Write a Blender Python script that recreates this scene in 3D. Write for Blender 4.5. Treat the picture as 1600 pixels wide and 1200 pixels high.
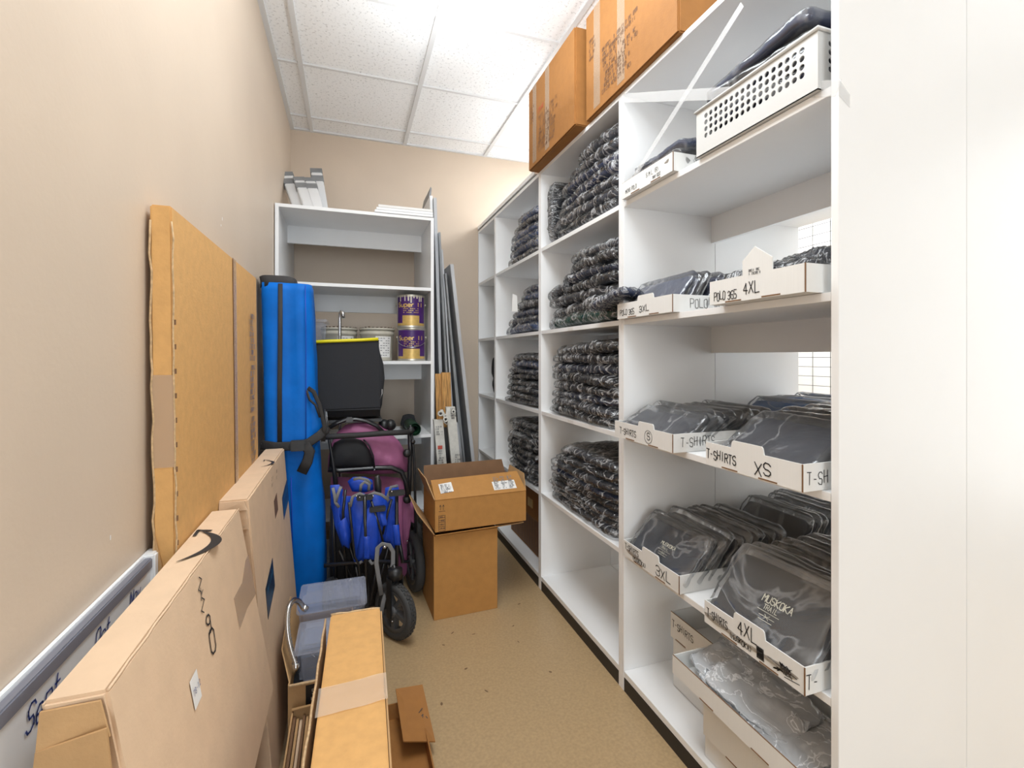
import bpy, bmesh, math, random
from mathutils import Vector, Matrix, noise, Euler
random.seed(7)
C = bpy.context.scene
COL = C.collection
for o in list(bpy.data.objects): bpy.data.objects.remove(o)

# ---------------------------------------------------------------- camera
CH = 1.196            # eye height
TH = math.radians(19.02)
F = 740.0
cam = bpy.data.cameras.new('camera'); co = bpy.data.objects.new('camera', cam); COL.objects.link(co)
cam.sensor_width = 36.0; cam.lens = 36.0*F/1600.0
cam.shift_y = -43.0/1600.0
co.location = (0, 0, CH); co.rotation_euler = (math.pi/2, 0, -TH)
cam.clip_start = 0.02
C.camera = co
# ---------------------------------------------------------------- world, light, exposure
w = bpy.data.worlds.new('world'); C.world = w; w.use_nodes = True
w.node_tree.nodes['Background'].inputs[0].default_value = (0.93, 0.97, 1, 1)
w.node_tree.nodes['Background'].inputs[1].default_value = 0.2
C.view_settings.view_transform = 'Standard'; C.view_settings.look = 'None'
C.view_settings.exposure = 0.58; C.view_settings.gamma = 1.0; C.view_settings.use_curve_mapping = False
def area(name, loc, rot, sx, sy, power, col=(1, .97, .93)):
    l = bpy.data.lights.new(name, 'AREA'); l.shape = 'RECTANGLE'; l.size = sx; l.size_y = sy
    l.energy = power; l.color = col
    o = bpy.data.objects.new(name, l); COL.objects.link(o); o.location = loc; o.rotation_euler = rot
    return o
area('storeroom_overhead_fill', (0.30, 1.05, 2.69), (0, 0, 0), .6, 1.2, 17, (.90, .96, 1))  # added unseen fill above the aisle to lighten the shelf interiors
area('storeroom_overhead_fill', (0.05, -0.9, 2.69), (0, 0, 0), .6, 1.2, 5, (.90, .96, 1))  # unseen overhead light assumed behind the camera
area('neighbour_troffer', (1.895, 2.55, 2.69), (0, 0, 0), .57, 1.15, 26, (.93, .97, 1))
area('neighbour_troffer', (2.9, 1.9, 2.69), (0, 0, 0), .57, 1.15, 26, (.90, .96, 1))
area('front_fill_light', (0.15, -5.0, 1.35), (math.radians(90), 0, 0), 1.0, 2.3, 32, (.86, .94, 1))  # added fill far behind the camera; no window is built there
area('near_front_fill_light', (-.02, -2.0, 1.35), (math.radians(90), 0, 0), .6, 2.3, 13, (.86, .94, 1))  # added nearer fill for the shelf dividers; no entrance is built
area('side_fill_light', (3.45, -0.15, 1.4), (math.radians(90), 0, math.radians(90)), .9, 2.0, 11, (.88, .95, 1))  # added fill from the right to brighten the near left wall
area('ceiling_fill_light', (2.7, 1.6, 2.2), (math.radians(180), 0, 0), .3, 2.6, 26, (.90, .96, 1))  # added fill aimed up to brighten the ceiling; no fixture hangs here
area('ceiling_fill_light', (0.42, 1.35, 2.25), (math.radians(180), 0, 0), .15, 1.5, 9, (.88, .95, 1))  # added fill over the aisle, aimed up to lift the ceiling
C.cycles.transparent_max_bounces = 20
C.cycles.max_bounces = 8

def U(px): return (px-800.0)/F
def W(px, py, Y):
    "world point seen at a photograph pixel on the plane at depth Y"
    u = U(px); v = (557.0-py)/F
    t = Y/(math.cos(TH)-u*math.sin(TH))
    return Vector(((u*math.cos(TH)+math.sin(TH))*t, Y, CH+v*t))

# ---------------------------------------------------------------- materials
def nt(name):
    m = bpy.data.materials.new(name); m.use_nodes = True
    n = m.node_tree; b = n.nodes['Principled BSDF']; return m, n, b
def mat(name, col, rough=.6, metal=0, var=0.0, scale=8, bump=0.0, bscale=60, spec=.5, stretch=None, alpha=None):
    m, n, b = nt(name)
    b.inputs['Base Color'].default_value = (*col, 1); b.inputs['Roughness'].default_value = rough
    b.inputs['Metallic'].default_value = metal; b.inputs['Specular IOR Level'].default_value = spec
    tc = n.nodes.new('ShaderNodeTexCoord'); mp = n.nodes.new('ShaderNodeMapping')
    n.links.new(tc.outputs['Object'], mp.inputs[0])
    if stretch: mp.inputs['Scale'].default_value = stretch
    if var > 0:
        t = n.nodes.new('ShaderNodeTexNoise'); t.inputs['Scale'].default_value = scale; t.inputs['Detail'].default_value = 6
        n.links.new(mp.outputs[0], t.inputs[0])
        r = n.nodes.new('ShaderNodeValToRGB')
        r.color_ramp.elements[0].position = .3; r.color_ramp.elements[1].position = .7
        r.color_ramp.elements[0].color = (*[max(0, c*(1-var)) for c in col], 1)
        r.color_ramp.elements[1].color = (*[min(1, c*(1+var)) for c in col], 1)
        n.links.new(t.outputs[0], r.inputs[0]); n.links.new(r.outputs[0], b.inputs['Base Color'])
    if bump > 0:
        t2 = n.nodes.new('ShaderNodeTexNoise'); t2.inputs['Scale'].default_value = bscale; t2.inputs['Detail'].default_value = 4
        n.links.new(mp.outputs[0], t2.inputs[0])
        bp = n.nodes.new('ShaderNodeBump'); bp.inputs['Strength'].default_value = bump; bp.inputs['Distance'].default_value = .004
        n.links.new(t2.outputs[0], bp.inputs['Height']); n.links.new(bp.outputs[0], b.inputs['Normal'])
    return m
M = {}
M['wall'] = mat('beige_wall_paint', (.62, .505, .395), .42, var=.03, scale=3, bump=.08, bscale=90)
M['white_wall'] = mat('white_wall_paint', (.86, .86, .85), .6)
M['melamine'] = mat('white_melamine', (.87, .875, .88), .38, var=.012, scale=4)
M['melamine_grey'] = mat('off_white_melamine', (.84, .85, .86), .42, var=.03, scale=5)
M['basket'] = mat('off_white_basket_plastic', (.62, .62, .61), .4)
M['kick'] = mat('black_kickboard', (.018, .016, .015), .5)
M['card'] = mat('kraft_card', (.50, .30, .135), .75, var=.05, scale=30, bump=.12, bscale=160)
M['card_orange'] = mat('kraft_card_warm', (.66, .37, .13), .72, var=.06, scale=45, bump=.12, bscale=160)
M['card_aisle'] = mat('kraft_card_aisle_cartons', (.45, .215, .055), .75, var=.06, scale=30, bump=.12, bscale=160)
M['card_pale'] = mat('kraft_card_pale', (.71, .51, .34), .75, var=.04, scale=20, bump=.1, bscale=160)
M['card_brown'] = mat('kraft_card_brown', (.32, .135, .03), .75, var=.06, scale=30, bump=.12, bscale=160)
M['card_edge'] = mat('torn_card_edge', (.55, .38, .21), .85, var=.25, scale=120)
M['card_dark'] = mat('kraft_card_inside', (.20, .105, .05), .8, var=.08, scale=20)
M['white_card'] = mat('white_corrugated_card', (.78, .78, .765), .6, var=.015, scale=60, stretch=(1, 8, .2))
M['black'] = mat('black_plastic', (.013, .013, .014), .4)
M['black_cloth'] = mat('black_woven_cloth', (.022, .023, .027), .85, var=.12, scale=300, bump=.3, bscale=500)
M['mesh_cloth'] = mat('black_mesh_cloth', (.008, .008, .01), .6, bump=.4, bscale=700)
M['tube'] = mat('black_steel_tube', (.016, .016, .018), .28, spec=.6)
M['rubber'] = mat('grey_black_rubber', (.045, .045, .045), .7, bump=.3, bscale=120)
M['hub'] = mat('grey_wheel_plastic', (.07, .07, .072), .45)
M['chrome'] = mat('polished_steel', (.62, .62, .62), .22, 1.0)
M['alu'] = mat('brushed_aluminium', (.50, .51, .54), .35, .8)
M['alu_dark'] = mat('blue_grey_aluminium', (.22, .225, .27), .4, .3)
M['blue'] = mat('royal_blue_polyester', (.0, .14, .56), .55, var=.12, scale=9, bump=.5, bscale=16, spec=.22)
M['blue_dark'] = mat('cobalt_blue_nylon', (.005, .055, .46), .5, var=.15, scale=14, bump=.5, bscale=30)
M['webbing'] = mat('black_nylon_webbing', (.028, .026, .026), .7, bump=.3, bscale=300)
M['grey_web'] = mat('grey_nylon_webbing', (.21, .21, .215), .7, bump=.3, bscale=300)
M['plum'] = mat('plum_polyester', (.34, .105, .22), .65, var=.12, scale=12, bump=.6, bscale=18)
M['yellow'] = mat('yellow_piping', (.78, .68, .01), .5)
M['ink'] = mat('black_marker_ink', (.02, .02, .022), .6)
M['blue_ink'] = mat('blue_marker_ink', (.02, .045, .22), .5)
M['green_ink'] = mat('green_marker_ink', (.05, .35, .18), .5)
M['print'] = mat('faded_box_print', (.16, .085, .05), .7)
M['red_print'] = mat('red_box_print', (.50, .06, .03), .7)
M['paper'] = mat('white_paper_label', (.80, .79, .77), .55)
M['grey_print'] = mat('grey_label_print', (.22, .22, .23), .6)
M['cream_print'] = mat('cream_shirt_print', (.68, .66, .55), .6)
M['blue_tape'] = mat('blue_black_packing_tape', (.022, .035, .055), .3, var=.2, scale=20)
M['cyan_print'] = mat('light_blue_tape_print', (.04, .32, .58), .4)
M['board'] = mat('glossy_whiteboard', (.80, .81, .83), .12)
M['bucket'] = mat('cream_bucket_plastic', (.52, .49, .41), .5, var=.08, scale=30)
M['can'] = mat('tin_can_metal', (.58, .56, .50), .32, .75, var=.1, scale=20)
M['purple'] = mat('purple_can_label', (.055, .012, .13), .4, var=.12, scale=30)
M['gold'] = mat('gold_can_label', (.62, .42, .13), .35, .25, var=.15, scale=40)
M['splash'] = mat('cream_paint_drips', (.66, .60, .48), .5)
M['green'] = mat('dark_green_sheet', (.008, .045, .02), .5, bump=.2)
M['wood'] = mat('orange_stained_wood', (.50, .26, .075), .55, var=.5, scale=18, stretch=(9, 9, .7))
M['grey_panel'] = mat('grey_panel', (.25, .26, .27), .5, var=.15, scale=10)
M['silver'] = mat('silver_painted_edge', (.48, .49, .51), .4, .0, var=.15, scale=14, stretch=(1, 1, .15))
M['floor'] = mat('tan_vinyl_floor', (.45, .315, .17), .38, var=.10, scale=110, bump=.06, bscale=150)
M['speck'] = mat('floor_scuffs', (.17, .10, .05), .6)
M['tag_red'] = mat('red_warning_label', (.55, .09, .06), .5)
M['ceil_metal'] = mat('white_ceiling_grid', (.70, .70, .70), .4)
M['ladder'] = mat('white_ladder_plate', (.66, .65, .60), .45, var=.12, scale=30)

def ceiling_mat():
    m, n, b = nt('mineral_fibre_tile')
    b.inputs['Roughness'].default_value = .85
    tc = n.nodes.new('ShaderNodeTexCoord')
    t = n.nodes.new('ShaderNodeTexNoise'); t.inputs['Scale'].default_value = 75; t.inputs['Detail'].default_value = 5; t.inputs['Roughness'].default_value = .7
    r = n.nodes.new('ShaderNodeValToRGB'); r.color_ramp.elements[0].position = .34; r.color_ramp.elements[1].position = .45
    r.color_ramp.elements[0].color = (.55, .55, .55, 1); r.color_ramp.elements[1].color = (.92, .92, .92, 1)
    n.links.new(tc.outputs['Object'], t.inputs[0]); n.links.new(t.outputs[0], r.inputs[0]); n.links.new(r.outputs[0], b.inputs['Base Color'])
    return m
M['tile'] = ceiling_mat()

def film_mat(name, haze=.10, crease=.5, scale=9.0, st=(1, .55, 1.3), dist=1.6, bd=.02):
    "thin clear polythene: transparent, with glossy glints and milky creases"
    m = bpy.data.materials.new(name); m.use_nodes = True; n = m.node_tree; n.nodes.clear()
    out = n.nodes.new('ShaderNodeOutputMaterial')
    tr = n.nodes.new('ShaderNodeBsdfTransparent'); tr.inputs[0].default_value = (.94, .945, .95, 1)
    gl = n.nodes.new('ShaderNodeBsdfGlossy'); gl.inputs['Roughness'].default_value = .13; gl.inputs[0].default_value = (1, 1, 1, 1)
    df = n.nodes.new('ShaderNodeBsdfDiffuse'); df.inputs[0].default_value = (.85, .86, .88, 1)
    tc = n.nodes.new('ShaderNodeTexCoord'); mp = n.nodes.new('ShaderNodeMapping'); mp.inputs['Scale'].default_value = st
    oi = n.nodes.new('ShaderNodeObjectInfo'); vm = n.nodes.new('ShaderNodeVectorMath'); vm.operation = 'ADD'
    n.links.new(tc.outputs['Object'], vm.inputs[0]); n.links.new(oi.outputs['Location'], vm.inputs[1])
    n.links.new(vm.outputs[0], mp.inputs[0])
    no = n.nodes.new('ShaderNodeTexNoise'); no.inputs['Scale'].default_value = scale; no.inputs['Detail'].default_value = 4; no.inputs['Distortion'].default_value = dist
    n.links.new(mp.outputs[0], no.inputs[0])
    # ridges = 1-|2n-1| sharpened
    a = n.nodes.new('ShaderNodeMath'); a.operation = 'MULTIPLY_ADD'; a.inputs[1].default_value = 2; a.inputs[2].default_value = -1
    ab = n.nodes.new('ShaderNodeMath'); ab.operation = 'ABSOLUTE'
    rp = n.nodes.new('ShaderNodeValToRGB'); rp.color_ramp.elements[0].position = 0.0; rp.color_ramp.elements[1].position = .05
    rp.color_ramp.elements[0].color = (1, 1, 1, 1); rp.color_ramp.elements[1].color = (0, 0, 0, 1)
    n.links.new(no.outputs[0], a.inputs[0]); n.links.new(a.outputs[0], ab.inputs[0]); n.links.new(ab.outputs[0], rp.inputs[0])
    bp = n.nodes.new('ShaderNodeBump'); bp.inputs['Strength'].default_value = 1.0; bp.inputs['Distance'].default_value = bd
    n.links.new(ab.outputs[0], bp.inputs['Height']); n.links.new(bp.outputs[0], gl.inputs['Normal'])
    fr = n.nodes.new('ShaderNodeFresnel'); fr.inputs[0].default_value = 1.45; n.links.new(bp.outputs[0], fr.inputs['Normal'])
    fa = n.nodes.new('ShaderNodeMath'); fa.operation = 'MULTIPLY_ADD'; fa.inputs[1].default_value = .9; fa.inputs[2].default_value = .03
    fa.use_clamp = True; n.links.new(fr.outputs[0], fa.inputs[0])
    m1 = n.nodes.new('ShaderNodeMixShader'); n.links.new(fa.outputs[0], m1.inputs[0]); n.links.new(tr.outputs[0], m1.inputs[1]); n.links.new(gl.outputs[0], m1.inputs[2])
    hz = n.nodes.new('ShaderNodeMath'); hz.operation = 'MULTIPLY_ADD'; hz.inputs[1].default_value = crease; hz.inputs[2].default_value = haze
    n.links.new(rp.outputs[0], hz.inputs[0])
    m2 = n.nodes.new('ShaderNodeMixShader'); n.links.new(hz.outputs[0], m2.inputs[0]); n.links.new(m1.outputs[0], m2.inputs[1]); n.links.new(df.outputs[0], m2.inputs[2])
    n.links.new(m2.outputs[0], out.inputs[0])
    return m
M['film'] = film_mat('clear_polythene', .012, .45, 9, (.6, 1.2, .8), 1.4, .02)
M['film_flat'] = film_mat('clear_polythene_flat', .040, .16, 5, (1, 1, 1), .8, .006)
M['film_white'] = film_mat('crumpled_polythene', .42, .5, 14)
def plain_film(name, col, fac, rough=.25):
    m = bpy.data.materials.new(name); m.use_nodes = True; n = m.node_tree; n.nodes.clear()
    out = n.nodes.new('ShaderNodeOutputMaterial'); tr = n.nodes.new('ShaderNodeBsdfTransparent')
    p = n.nodes.new('ShaderNodeBsdfPrincipled'); p.inputs['Base Color'].default_value = (*col, 1); p.inputs['Roughness'].default_value = rough
    mx = n.nodes.new('ShaderNodeMixShader'); mx.inputs[0].default_value = fac
    n.links.new(tr.outputs[0], mx.inputs[1]); n.links.new(p.outputs[0], mx.inputs[2]); n.links.new(mx.outputs[0], out.inputs[0]); return m
M['tape'] = plain_film('clear_packing_tape', (.68, .50, .34), .42)
M['tape_white'] = plain_film('milky_packing_tape', (.86, .76, .64), .34, .15)
M['white_tape'] = plain_film('translucent_white_strap', (.82, .82, .82), .27)
M['clear_plastic'] = plain_film('frosted_clear_plastic', (.50, .54, .66), .26, .12)
M['wrap'] = plain_film('clear_wrapper', (.85, .86, .88), .15, .1)

def cloth(name, col):
    return mat(name, col, .8, var=.22, scale=10, bump=.5, bscale=25, spec=.2)
M['c_black'] = cloth('black_jersey', (.024, .025, .031))
M['c_char'] = cloth('charcoal_jersey', (.042, .045, .058))
M['c_navy'] = cloth('navy_jersey', (.022, .032, .075))
M['c_denim'] = cloth('slate_blue_jersey', (.07, .11, .24))
M['c_green'] = cloth('bottle_green_jersey', (.012, .075, .055))
M['c_blue'] = cloth('bright_blue_jersey', (.03, .10, .26))
M['c_greyflat'] = cloth('dark_grey_jersey', (.062, .062, .066))

# ---------------------------------------------------------------- mesh helper
ORG = {}
class MB:
    def __init__(s): s.bm = bmesh.new(); s.mi = 0
    def face(s, vs):
        try:
            f = s.bm.faces.new(vs); f.material_index = s.mi; return f
        except ValueError: return None
    def box(s, x0, x1, y0, y1, z0, z1, mx=None, bevel=0):
        b = bmesh.new()
        r = bmesh.ops.create_cube(b, size=1)
        for v in b.verts:
            v.co = Vector((x0+(v.co.x+.5)*(x1-x0), y0+(v.co.y+.5)*(y1-y0), z0+(v.co.z+.5)*(z1-z0)))
        if bevel: bmesh.ops.bevel(b, geom=list(b.edges), offset=bevel, segments=2, affect='EDGES')
        if mx: bmesh.ops.transform(b, matrix=mx, verts=b.verts)
        s.merge(b); return s
    def merge(s, b):
        mp = {}
        for v in b.verts: mp[v] = s.bm.verts.new(v.co)
        for f in b.faces:
            nf = s.face([mp[v] for v in f.verts])
            if nf: nf.smooth = f.smooth
        b.free()
    def prism(s, pts, off):
        "closed polygon extruded by a vector"
        off = Vector(off); a = [s.bm.verts.new(Vector(p)) for p in pts]; b = [s.bm.verts.new(Vector(p)+off) for p in pts]
        s.face(a[::-1]); s.face(b); n = len(pts)
        for i in range(n): s.face([a[i], a[(i+1) % n], b[(i+1) % n], b[i]])
        return s
    def panel(s, a, b, c, d, th):
        "slab through four corners, th thick along the normal"
        a, b, c, d = map(Vector, (a, b, c, d)); n = (b-a).cross(d-a).normalized()*th
        return s.prism([a, b, c, d], n)
    def tube(s, pts, r, seg=10, closed=False, smooth=True, flat=None, cap=True):
        pts = [Vector(p) for p in pts]; n = len(pts); rings = []
        rr = r if isinstance(r, (list, tuple)) else [r]*n
        up = None
        for i, p in enumerate(pts):
            if closed: t = pts[(i+1) % n]-pts[i-1]
            else: t = pts[min(i+1, n-1)]-pts[max(i-1, 0)]
            if t.length < 1e-9: t = Vector((0, 0, 1))
            t.normalize()
            if up is None:
                up = Vector((0, 0, 1)) if abs(t.z) < .9 else Vector((1, 0, 0))
                if flat is not None: up = Vector(flat)
            sd = t.cross(up).normalized(); up = sd.cross(t).normalized()
            ring = []
            for k in range(seg):
                a = 2*math.pi*k/seg
                if flat is not None: ring.append(s.bm.verts.new(p+sd*math.cos(a)*rr[i]+up*math.sin(a)*rr[i]*.12))
                else: ring.append(s.bm.verts.new(p+sd*math.cos(a)*rr[i]+up*math.sin(a)*rr[i]))
            rings.append(ring)
        m = n if closed else n-1
        for i in range(m):
            A, B = rings[i], rings[(i+1) % n]
            for k in range(seg):
                f = s.face([A[k], A[(k+1) % seg], B[(k+1) % seg], B[k]])
                if f: f.smooth = smooth
        if not closed and cap: s.face(rings[0][::-1]); s.face(rings[-1])
        return s
    def lathe(s, prof, mx, seg=32, smooth=True, a0=0, a1=2*math.pi):
        full = abs(a1-a0-2*math.pi) < 1e-6; m = seg if full else seg+1; rings = []
        for r, z in prof:
            rings.append([s.bm.verts.new(mx @ Vector((r*math.cos(a0+(a1-a0)*k/seg), r*math.sin(a0+(a1-a0)*k/seg), z))) for k in range(m)])
        for A, B in zip(rings, rings[1:]):
            for k in range(seg):
                f = s.face([A[k], A[(k+1) % m], B[(k+1) % m], B[k]])
                if f: f.smooth = smooth
        return s
    def puff(s, outline, depth, back=.3, rings=7, wr=0.004, seed=0, ys=1.0):
        "soft cushion-like fabric shape filling an outline (list of points), bulging towards -Y"
        n = len(outline); pts = [Vector(p) for p in outline]; c = sum(pts, Vector())/n
        for side, d in ((-1, depth), (1, depth*back)):
            prev = [s.bm.verts.new(p) for p in pts]
            for k in range(1, rings+1):
                sc = 1-k/rings; h = math.sqrt(max(0, 1-sc*sc))
                cur = []
                for p in pts:
                    q = c+(p-c)*sc; q = q+Vector((0, side*d*h, 0))
                    w_ = noise.noise(q*14+Vector((seed, 0, 0)))*wr+noise.noise(q*38+Vector((seed, 5, 0)))*wr*.5
                    q.y += w_; cur.append(s.bm.verts.new(q) if sc > 0 else q)
                if sc > 0:
                    for i in range(n):
                        f = s.face([prev[i], prev[(i+1) % n], cur[(i+1) % n], cur[i]] if side < 0 else [prev[i], cur[i], cur[(i+1) % n], prev[(i+1) % n]])
                        if f: f.smooth = True
                    prev = cur
                else:
                    v = s.bm.verts.new(cur[0])
                    for i in range(n):
                        f = s.face([prev[i], prev[(i+1) % n], v] if side < 0 else [prev[(i+1) % n], prev[i], v])
                        if f: f.smooth = True
        return s
    def build(s, name, mats, parent=None, label=None, cat=None, group=None, kind=None, origin=None, weld=False):
        if weld: bmesh.ops.remove_doubles(s.bm, verts=s.bm.verts, dist=1e-5)
        bmesh.ops.recalc_face_normals(s.bm, faces=s.bm.faces)
        me = bpy.data.meshes.new(name)
        if parent is not None: org = ORG[parent.name]
        elif origin is not None: org = Vector(origin)
        else:
            xs = [v.co for v in s.bm.verts]
            org = Vector(((min(v.x for v in xs)+max(v.x for v in xs))/2, (min(v.y for v in xs)+max(v.y for v in xs))/2, min(v.z for v in xs)))
        for v in s.bm.verts: v.co -= org
        s.bm.to_mesh(me); s.bm.free()
        for m in (mats if isinstance(mats, (list, tuple)) else [mats]): me.materials.append(M[m])
        o = bpy.data.objects.new(name, me); COL.objects.link(o)
        if parent is None: o.location = org
        else: o.parent = parent
        ORG[o.name] = org
        if label: o['label'] = label
        if cat: o['category'] = cat
        if group: o['group'] = group
        if kind: o['kind'] = kind
        return o
def thing(name, label, cat, loc, group=None):
    o = bpy.data.objects.new(name, None); COL.objects.link(o); o.location = loc; o['label'] = label; o['category'] = cat
    o.empty_display_size = .05
    if group: o['group'] = group
    ORG[o.name] = Vector(loc); return o
def rot_about(p, axis, deg):
    p = Vector(p); return Matrix.Translation(p) @ Matrix.Rotation(math.radians(deg), 4, axis) @ Matrix.Translation(-p)

# ---------------------------------------------------------------- stroke lettering (ribbons of ink)
G = {
'A':'00 26 40|12 32','B':'00 06 36 45 43 33 03|33 42 41 30 00','C':'45 36 16 05 01 10 30 41','D':'00 06 26 44 42 20 00','E':'46 06 00 40|03 33',
'F':'46 06 00|03 33','G':'45 36 16 05 01 10 30 41 43 23','H':'00 06|40 46|03 43','I':'20 26','J':'46 41 30 10 01','K':'00 06|46 03 40','L':'06 00 40',
'M':'00 06 23 46 40','N':'00 06 40 46','O':'10 01 05 16 36 45 41 30 10','P':'00 06 36 45 44 33 03','Q':'10 01 05 16 36 45 41 30 10|22 40','R':'00 06 36 45 44 33 03|23 40',
'S':'45 36 16 05 04 13 33 42 41 30 10 01','T':'06 46|26 20','U':'06 01 10 30 41 46','V':'06 20 46','W':'06 10 24 30 46','X':'00 46|06 40','Y':'06 23 46|23 20','Z':'06 46 00 40',
'0':'10 01 05 16 36 45 41 30 10','1':'15 26 20','2':'05 16 36 45 44 00 40','3':'05 16 36 45 44 33 13|33 42 41 30 10 01','4':'30 36 02 42','5':'46 06 03 33 42 41 30 00',
'6':'45 36 16 05 01 10 30 41 42 33 03','7':'06 46 10','8':'13 04 05 16 36 45 44 33 13 02 01 10 30 41 42 33','9':'44 33 13 04 05 16 36 45 41 30 10',
'-':'13 33','(':'36 24 22 30','):':'','.':'20 21',')':'16 24 22 10','/':'00 46','p':'0x 04 34 43 41 30 00','e':'02 42 43 34 14 03 01 10 40','u':'04 01 10 30 41 44|44 40','r':'04 00|02 14 34',
't':'16 11 20 30|04 34','c':'43 34 14 03 01 10 30 41','o':'10 01 03 14 34 43 41 30 10','v':'04 20 44','%':'00 46','^':'00 06|04 06 14|30 36|24 36 44'}
def glyph(ch):
    out = []
    for pl in G.get(ch, '').split('|'):
        pts = []
        for t in pl.split():
            x, y = t[0], t[1]
            pts.append((int(x)/4.0, -0.3 if y == 'x' else int(y)/6.0))
        if len(pts) > 1: out.append(pts)
    return out
def ink_lines(mb, lines, org, u, v, sw, lift=.0008):
    org, u, v = Vector(org), Vector(u), Vector(v); n = u.cross(v).normalized()
    for pl in lines:
        P = [org+u*a+v*b+n*lift for a, b in pl]
        for a, b in zip(P, P[1:]):
            d = (b-a)
            if d.length < 1e-6: continue
            d.normalize(); s = n.cross(d)*sw*.5; e = d*sw*.35
            vs = [mb.bm.verts.new(q) for q in (a-e-s, b+e-s, b+e+s, a-e+s)]
            mb.face(vs)
            lift_ = n*.00002
SWK = 1.0
def write(text, org, u, v, h, sw, matn, parent, name='handwriting', adv=.60, wob=.0, slant=0., seed=1, wid=.44, label=None):
    "u, v unit vectors of the writing plane; h letter height"
    rnd = random.Random(seed); mb = MB(); x = 0
    lines = []
    for ch in text:
        if ch != ' ':
            j = lambda: (rnd.random()-.5)*wob
            dy = j()*1.5; sc = 1+j()
            for pl in glyph(ch):
                lines.append([((x+(a*wid*sc+j()*.5+b*slant))*h, (b*sc+dy+j()*.5)*h) for a, b in pl])
        x += adv if ch != ' ' else adv*.7
    ink_lines(mb, lines, org, Vector(u).normalized(), Vector(v).normalized(), sw)
    return mb.build(name, matn, parent, label=label)
def scribble(rows, org, u, v, wdt, h, gap, sw, matn, parent, name='printed_text', seed=1, fill=.75):
    "rows of small illegible print"
    rnd = random.Random(seed); mb = MB(); lines = []
    for r in range(rows):
        x = rnd.random()*wdt*.05; L = wdt*(.6+.4*rnd.random())
        while x < L:
            ww = h*(.25+.35*rnd.random())
            y = -r*gap
            k = rnd.choice([[(0, 0), (0, 1), (1, 1), (1, 0)], [(0, 1), (.5, 0), (1, 1)], [(1, 1), (0, 1), (0, 0), (1, 0)], [(0, 0), (0, 1)], [(0, .5), (1, .5), (1, 1), (0, 1), (0, 0), (1, 0)]])
            if rnd.random() < fill: lines.append([(x+a*ww, y+b*h) for a, b in k])
            x += ww+h*.3
    ink_lines(mb, lines, org, Vector(u).normalized(), Vector(v).normalized(), sw)
    return mb.build(name, matn, parent)
def sticker(org, u, v, a, b, matn, parent, name='label', lift=.0005, th=.0004):
    org, u, v = Vector(org), Vector(u).normalized(), Vector(v).normalized(); n = u.cross(v).normalized(); o = org+n*lift
    return MB().prism([o, o+u*a, o+u*a+v*b, o+v*b], n*th).build(name, matn, parent)

# ================================================================= ROOM
H = 2.72; XL = -.37; YB = 3.49; XR = 3.6; YN = -5.6
def st(name, mb, m, parent=None): return mb.build(name, m, parent, kind='structure' if parent is None else None)
st('floor', MB().box(XL-.15, XR+.15, YN, YB+.15, -.08, 0), 'floor')
st('wall_left', MB().box(XL-.12, XL, YN, YB, 0, H+.1), 'wall')
st('wall_back', MB().box(XL-.12, XR+.12, YB, YB+.12, 0, H+.1), 'wall')
st('wall_right', MB().box(XR, XR+.12, YN, YB, 0, H+.1), 'white_wall')
st('ceiling', MB().box(XL, XR, YN, YB, H+.012, H+.10), 'tile')
# ceiling grid (T-bars) as trim
mb = MB()
xs = [XL+.012, -.238, .381, .980, 1.59, 2.20, 2.81, 3.42]
for i, x in enumerate(xs): mb.box(x-.012, x+.012, YN, YB, H, H+.014)
st('trim_1', mb, 'ceil_metal')
mb = MB()
y = 3.285
while y > YN:
    mb.box(XL, XR, y-.008, y+.008, H+.003, H+.014); y -= .585
mb.box(XL, XR, YB-.02, YB, H+.001, H+.013)
st('trim_2', mb, 'ceil_metal')
# scuffs on floor
mb = MB(); rnd = random.Random(3)
for px, py in ((802, 978), (810, 1003), (740, 991), (707, 989), (693, 1008), (728, 1045), (1010, 1115), (811, 944), (745, 930), (690, 1100), (760, 1080), (860, 1050)):
    u = U(px); v = (557-py)/F; t = -CH/v; X = (u*math.cos(TH)+math.sin(TH))*t; Y = (math.cos(TH)-u*math.sin(TH))*t
    a = rnd.random()*3; L = .004+.006*rnd.random(); Wd = .002+.0025*rnd.random()
    pts = [Vector((X+L*math.cos(q)*math.cos(a)-Wd*math.sin(q)*math.sin(a), Y+L*math.cos(q)*math.sin(a)+Wd*math.sin(q)*math.cos(a), .0006)) for q in [k*math.pi/4 for k in range(8)]]
    mb.face([mb.bm.verts.new(p) for p in pts])
o = mb.build('floor_scuffs', 'speck', None, 'small dark scuff marks scattered on the tan floor between the shelves', 'scuff marks', kind='stuff')
# wall marks
mb = MB()
for (px, py, dx, dy, wd) in ((347, 342, .0, .005, .003), (172, 840, 0, .004, .0015), (345, 352, 0, .003, .003)):
    u = U(px); X0 = XL; t = X0/(u*math.cos(TH)+math.sin(TH)); Y = (math.cos(TH)-u*math.sin(TH))*t; Z = CH+(557-py)/F*t
    mb.face([mb.bm.verts.new(q) for q in ((XL+.0006, Y-wd, Z-dy), (XL+.0006, Y+wd-dx, Z-dy), (XL+.0006, Y+wd+dx, Z+dy), (XL+.0006, Y-wd+dx, Z+dy))])
mb.build('wall_scratches', 'white_wall', None, 'tiny white nicks and scratches in the paint of the left beige wall', 'scratches', kind='stuff')

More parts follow.
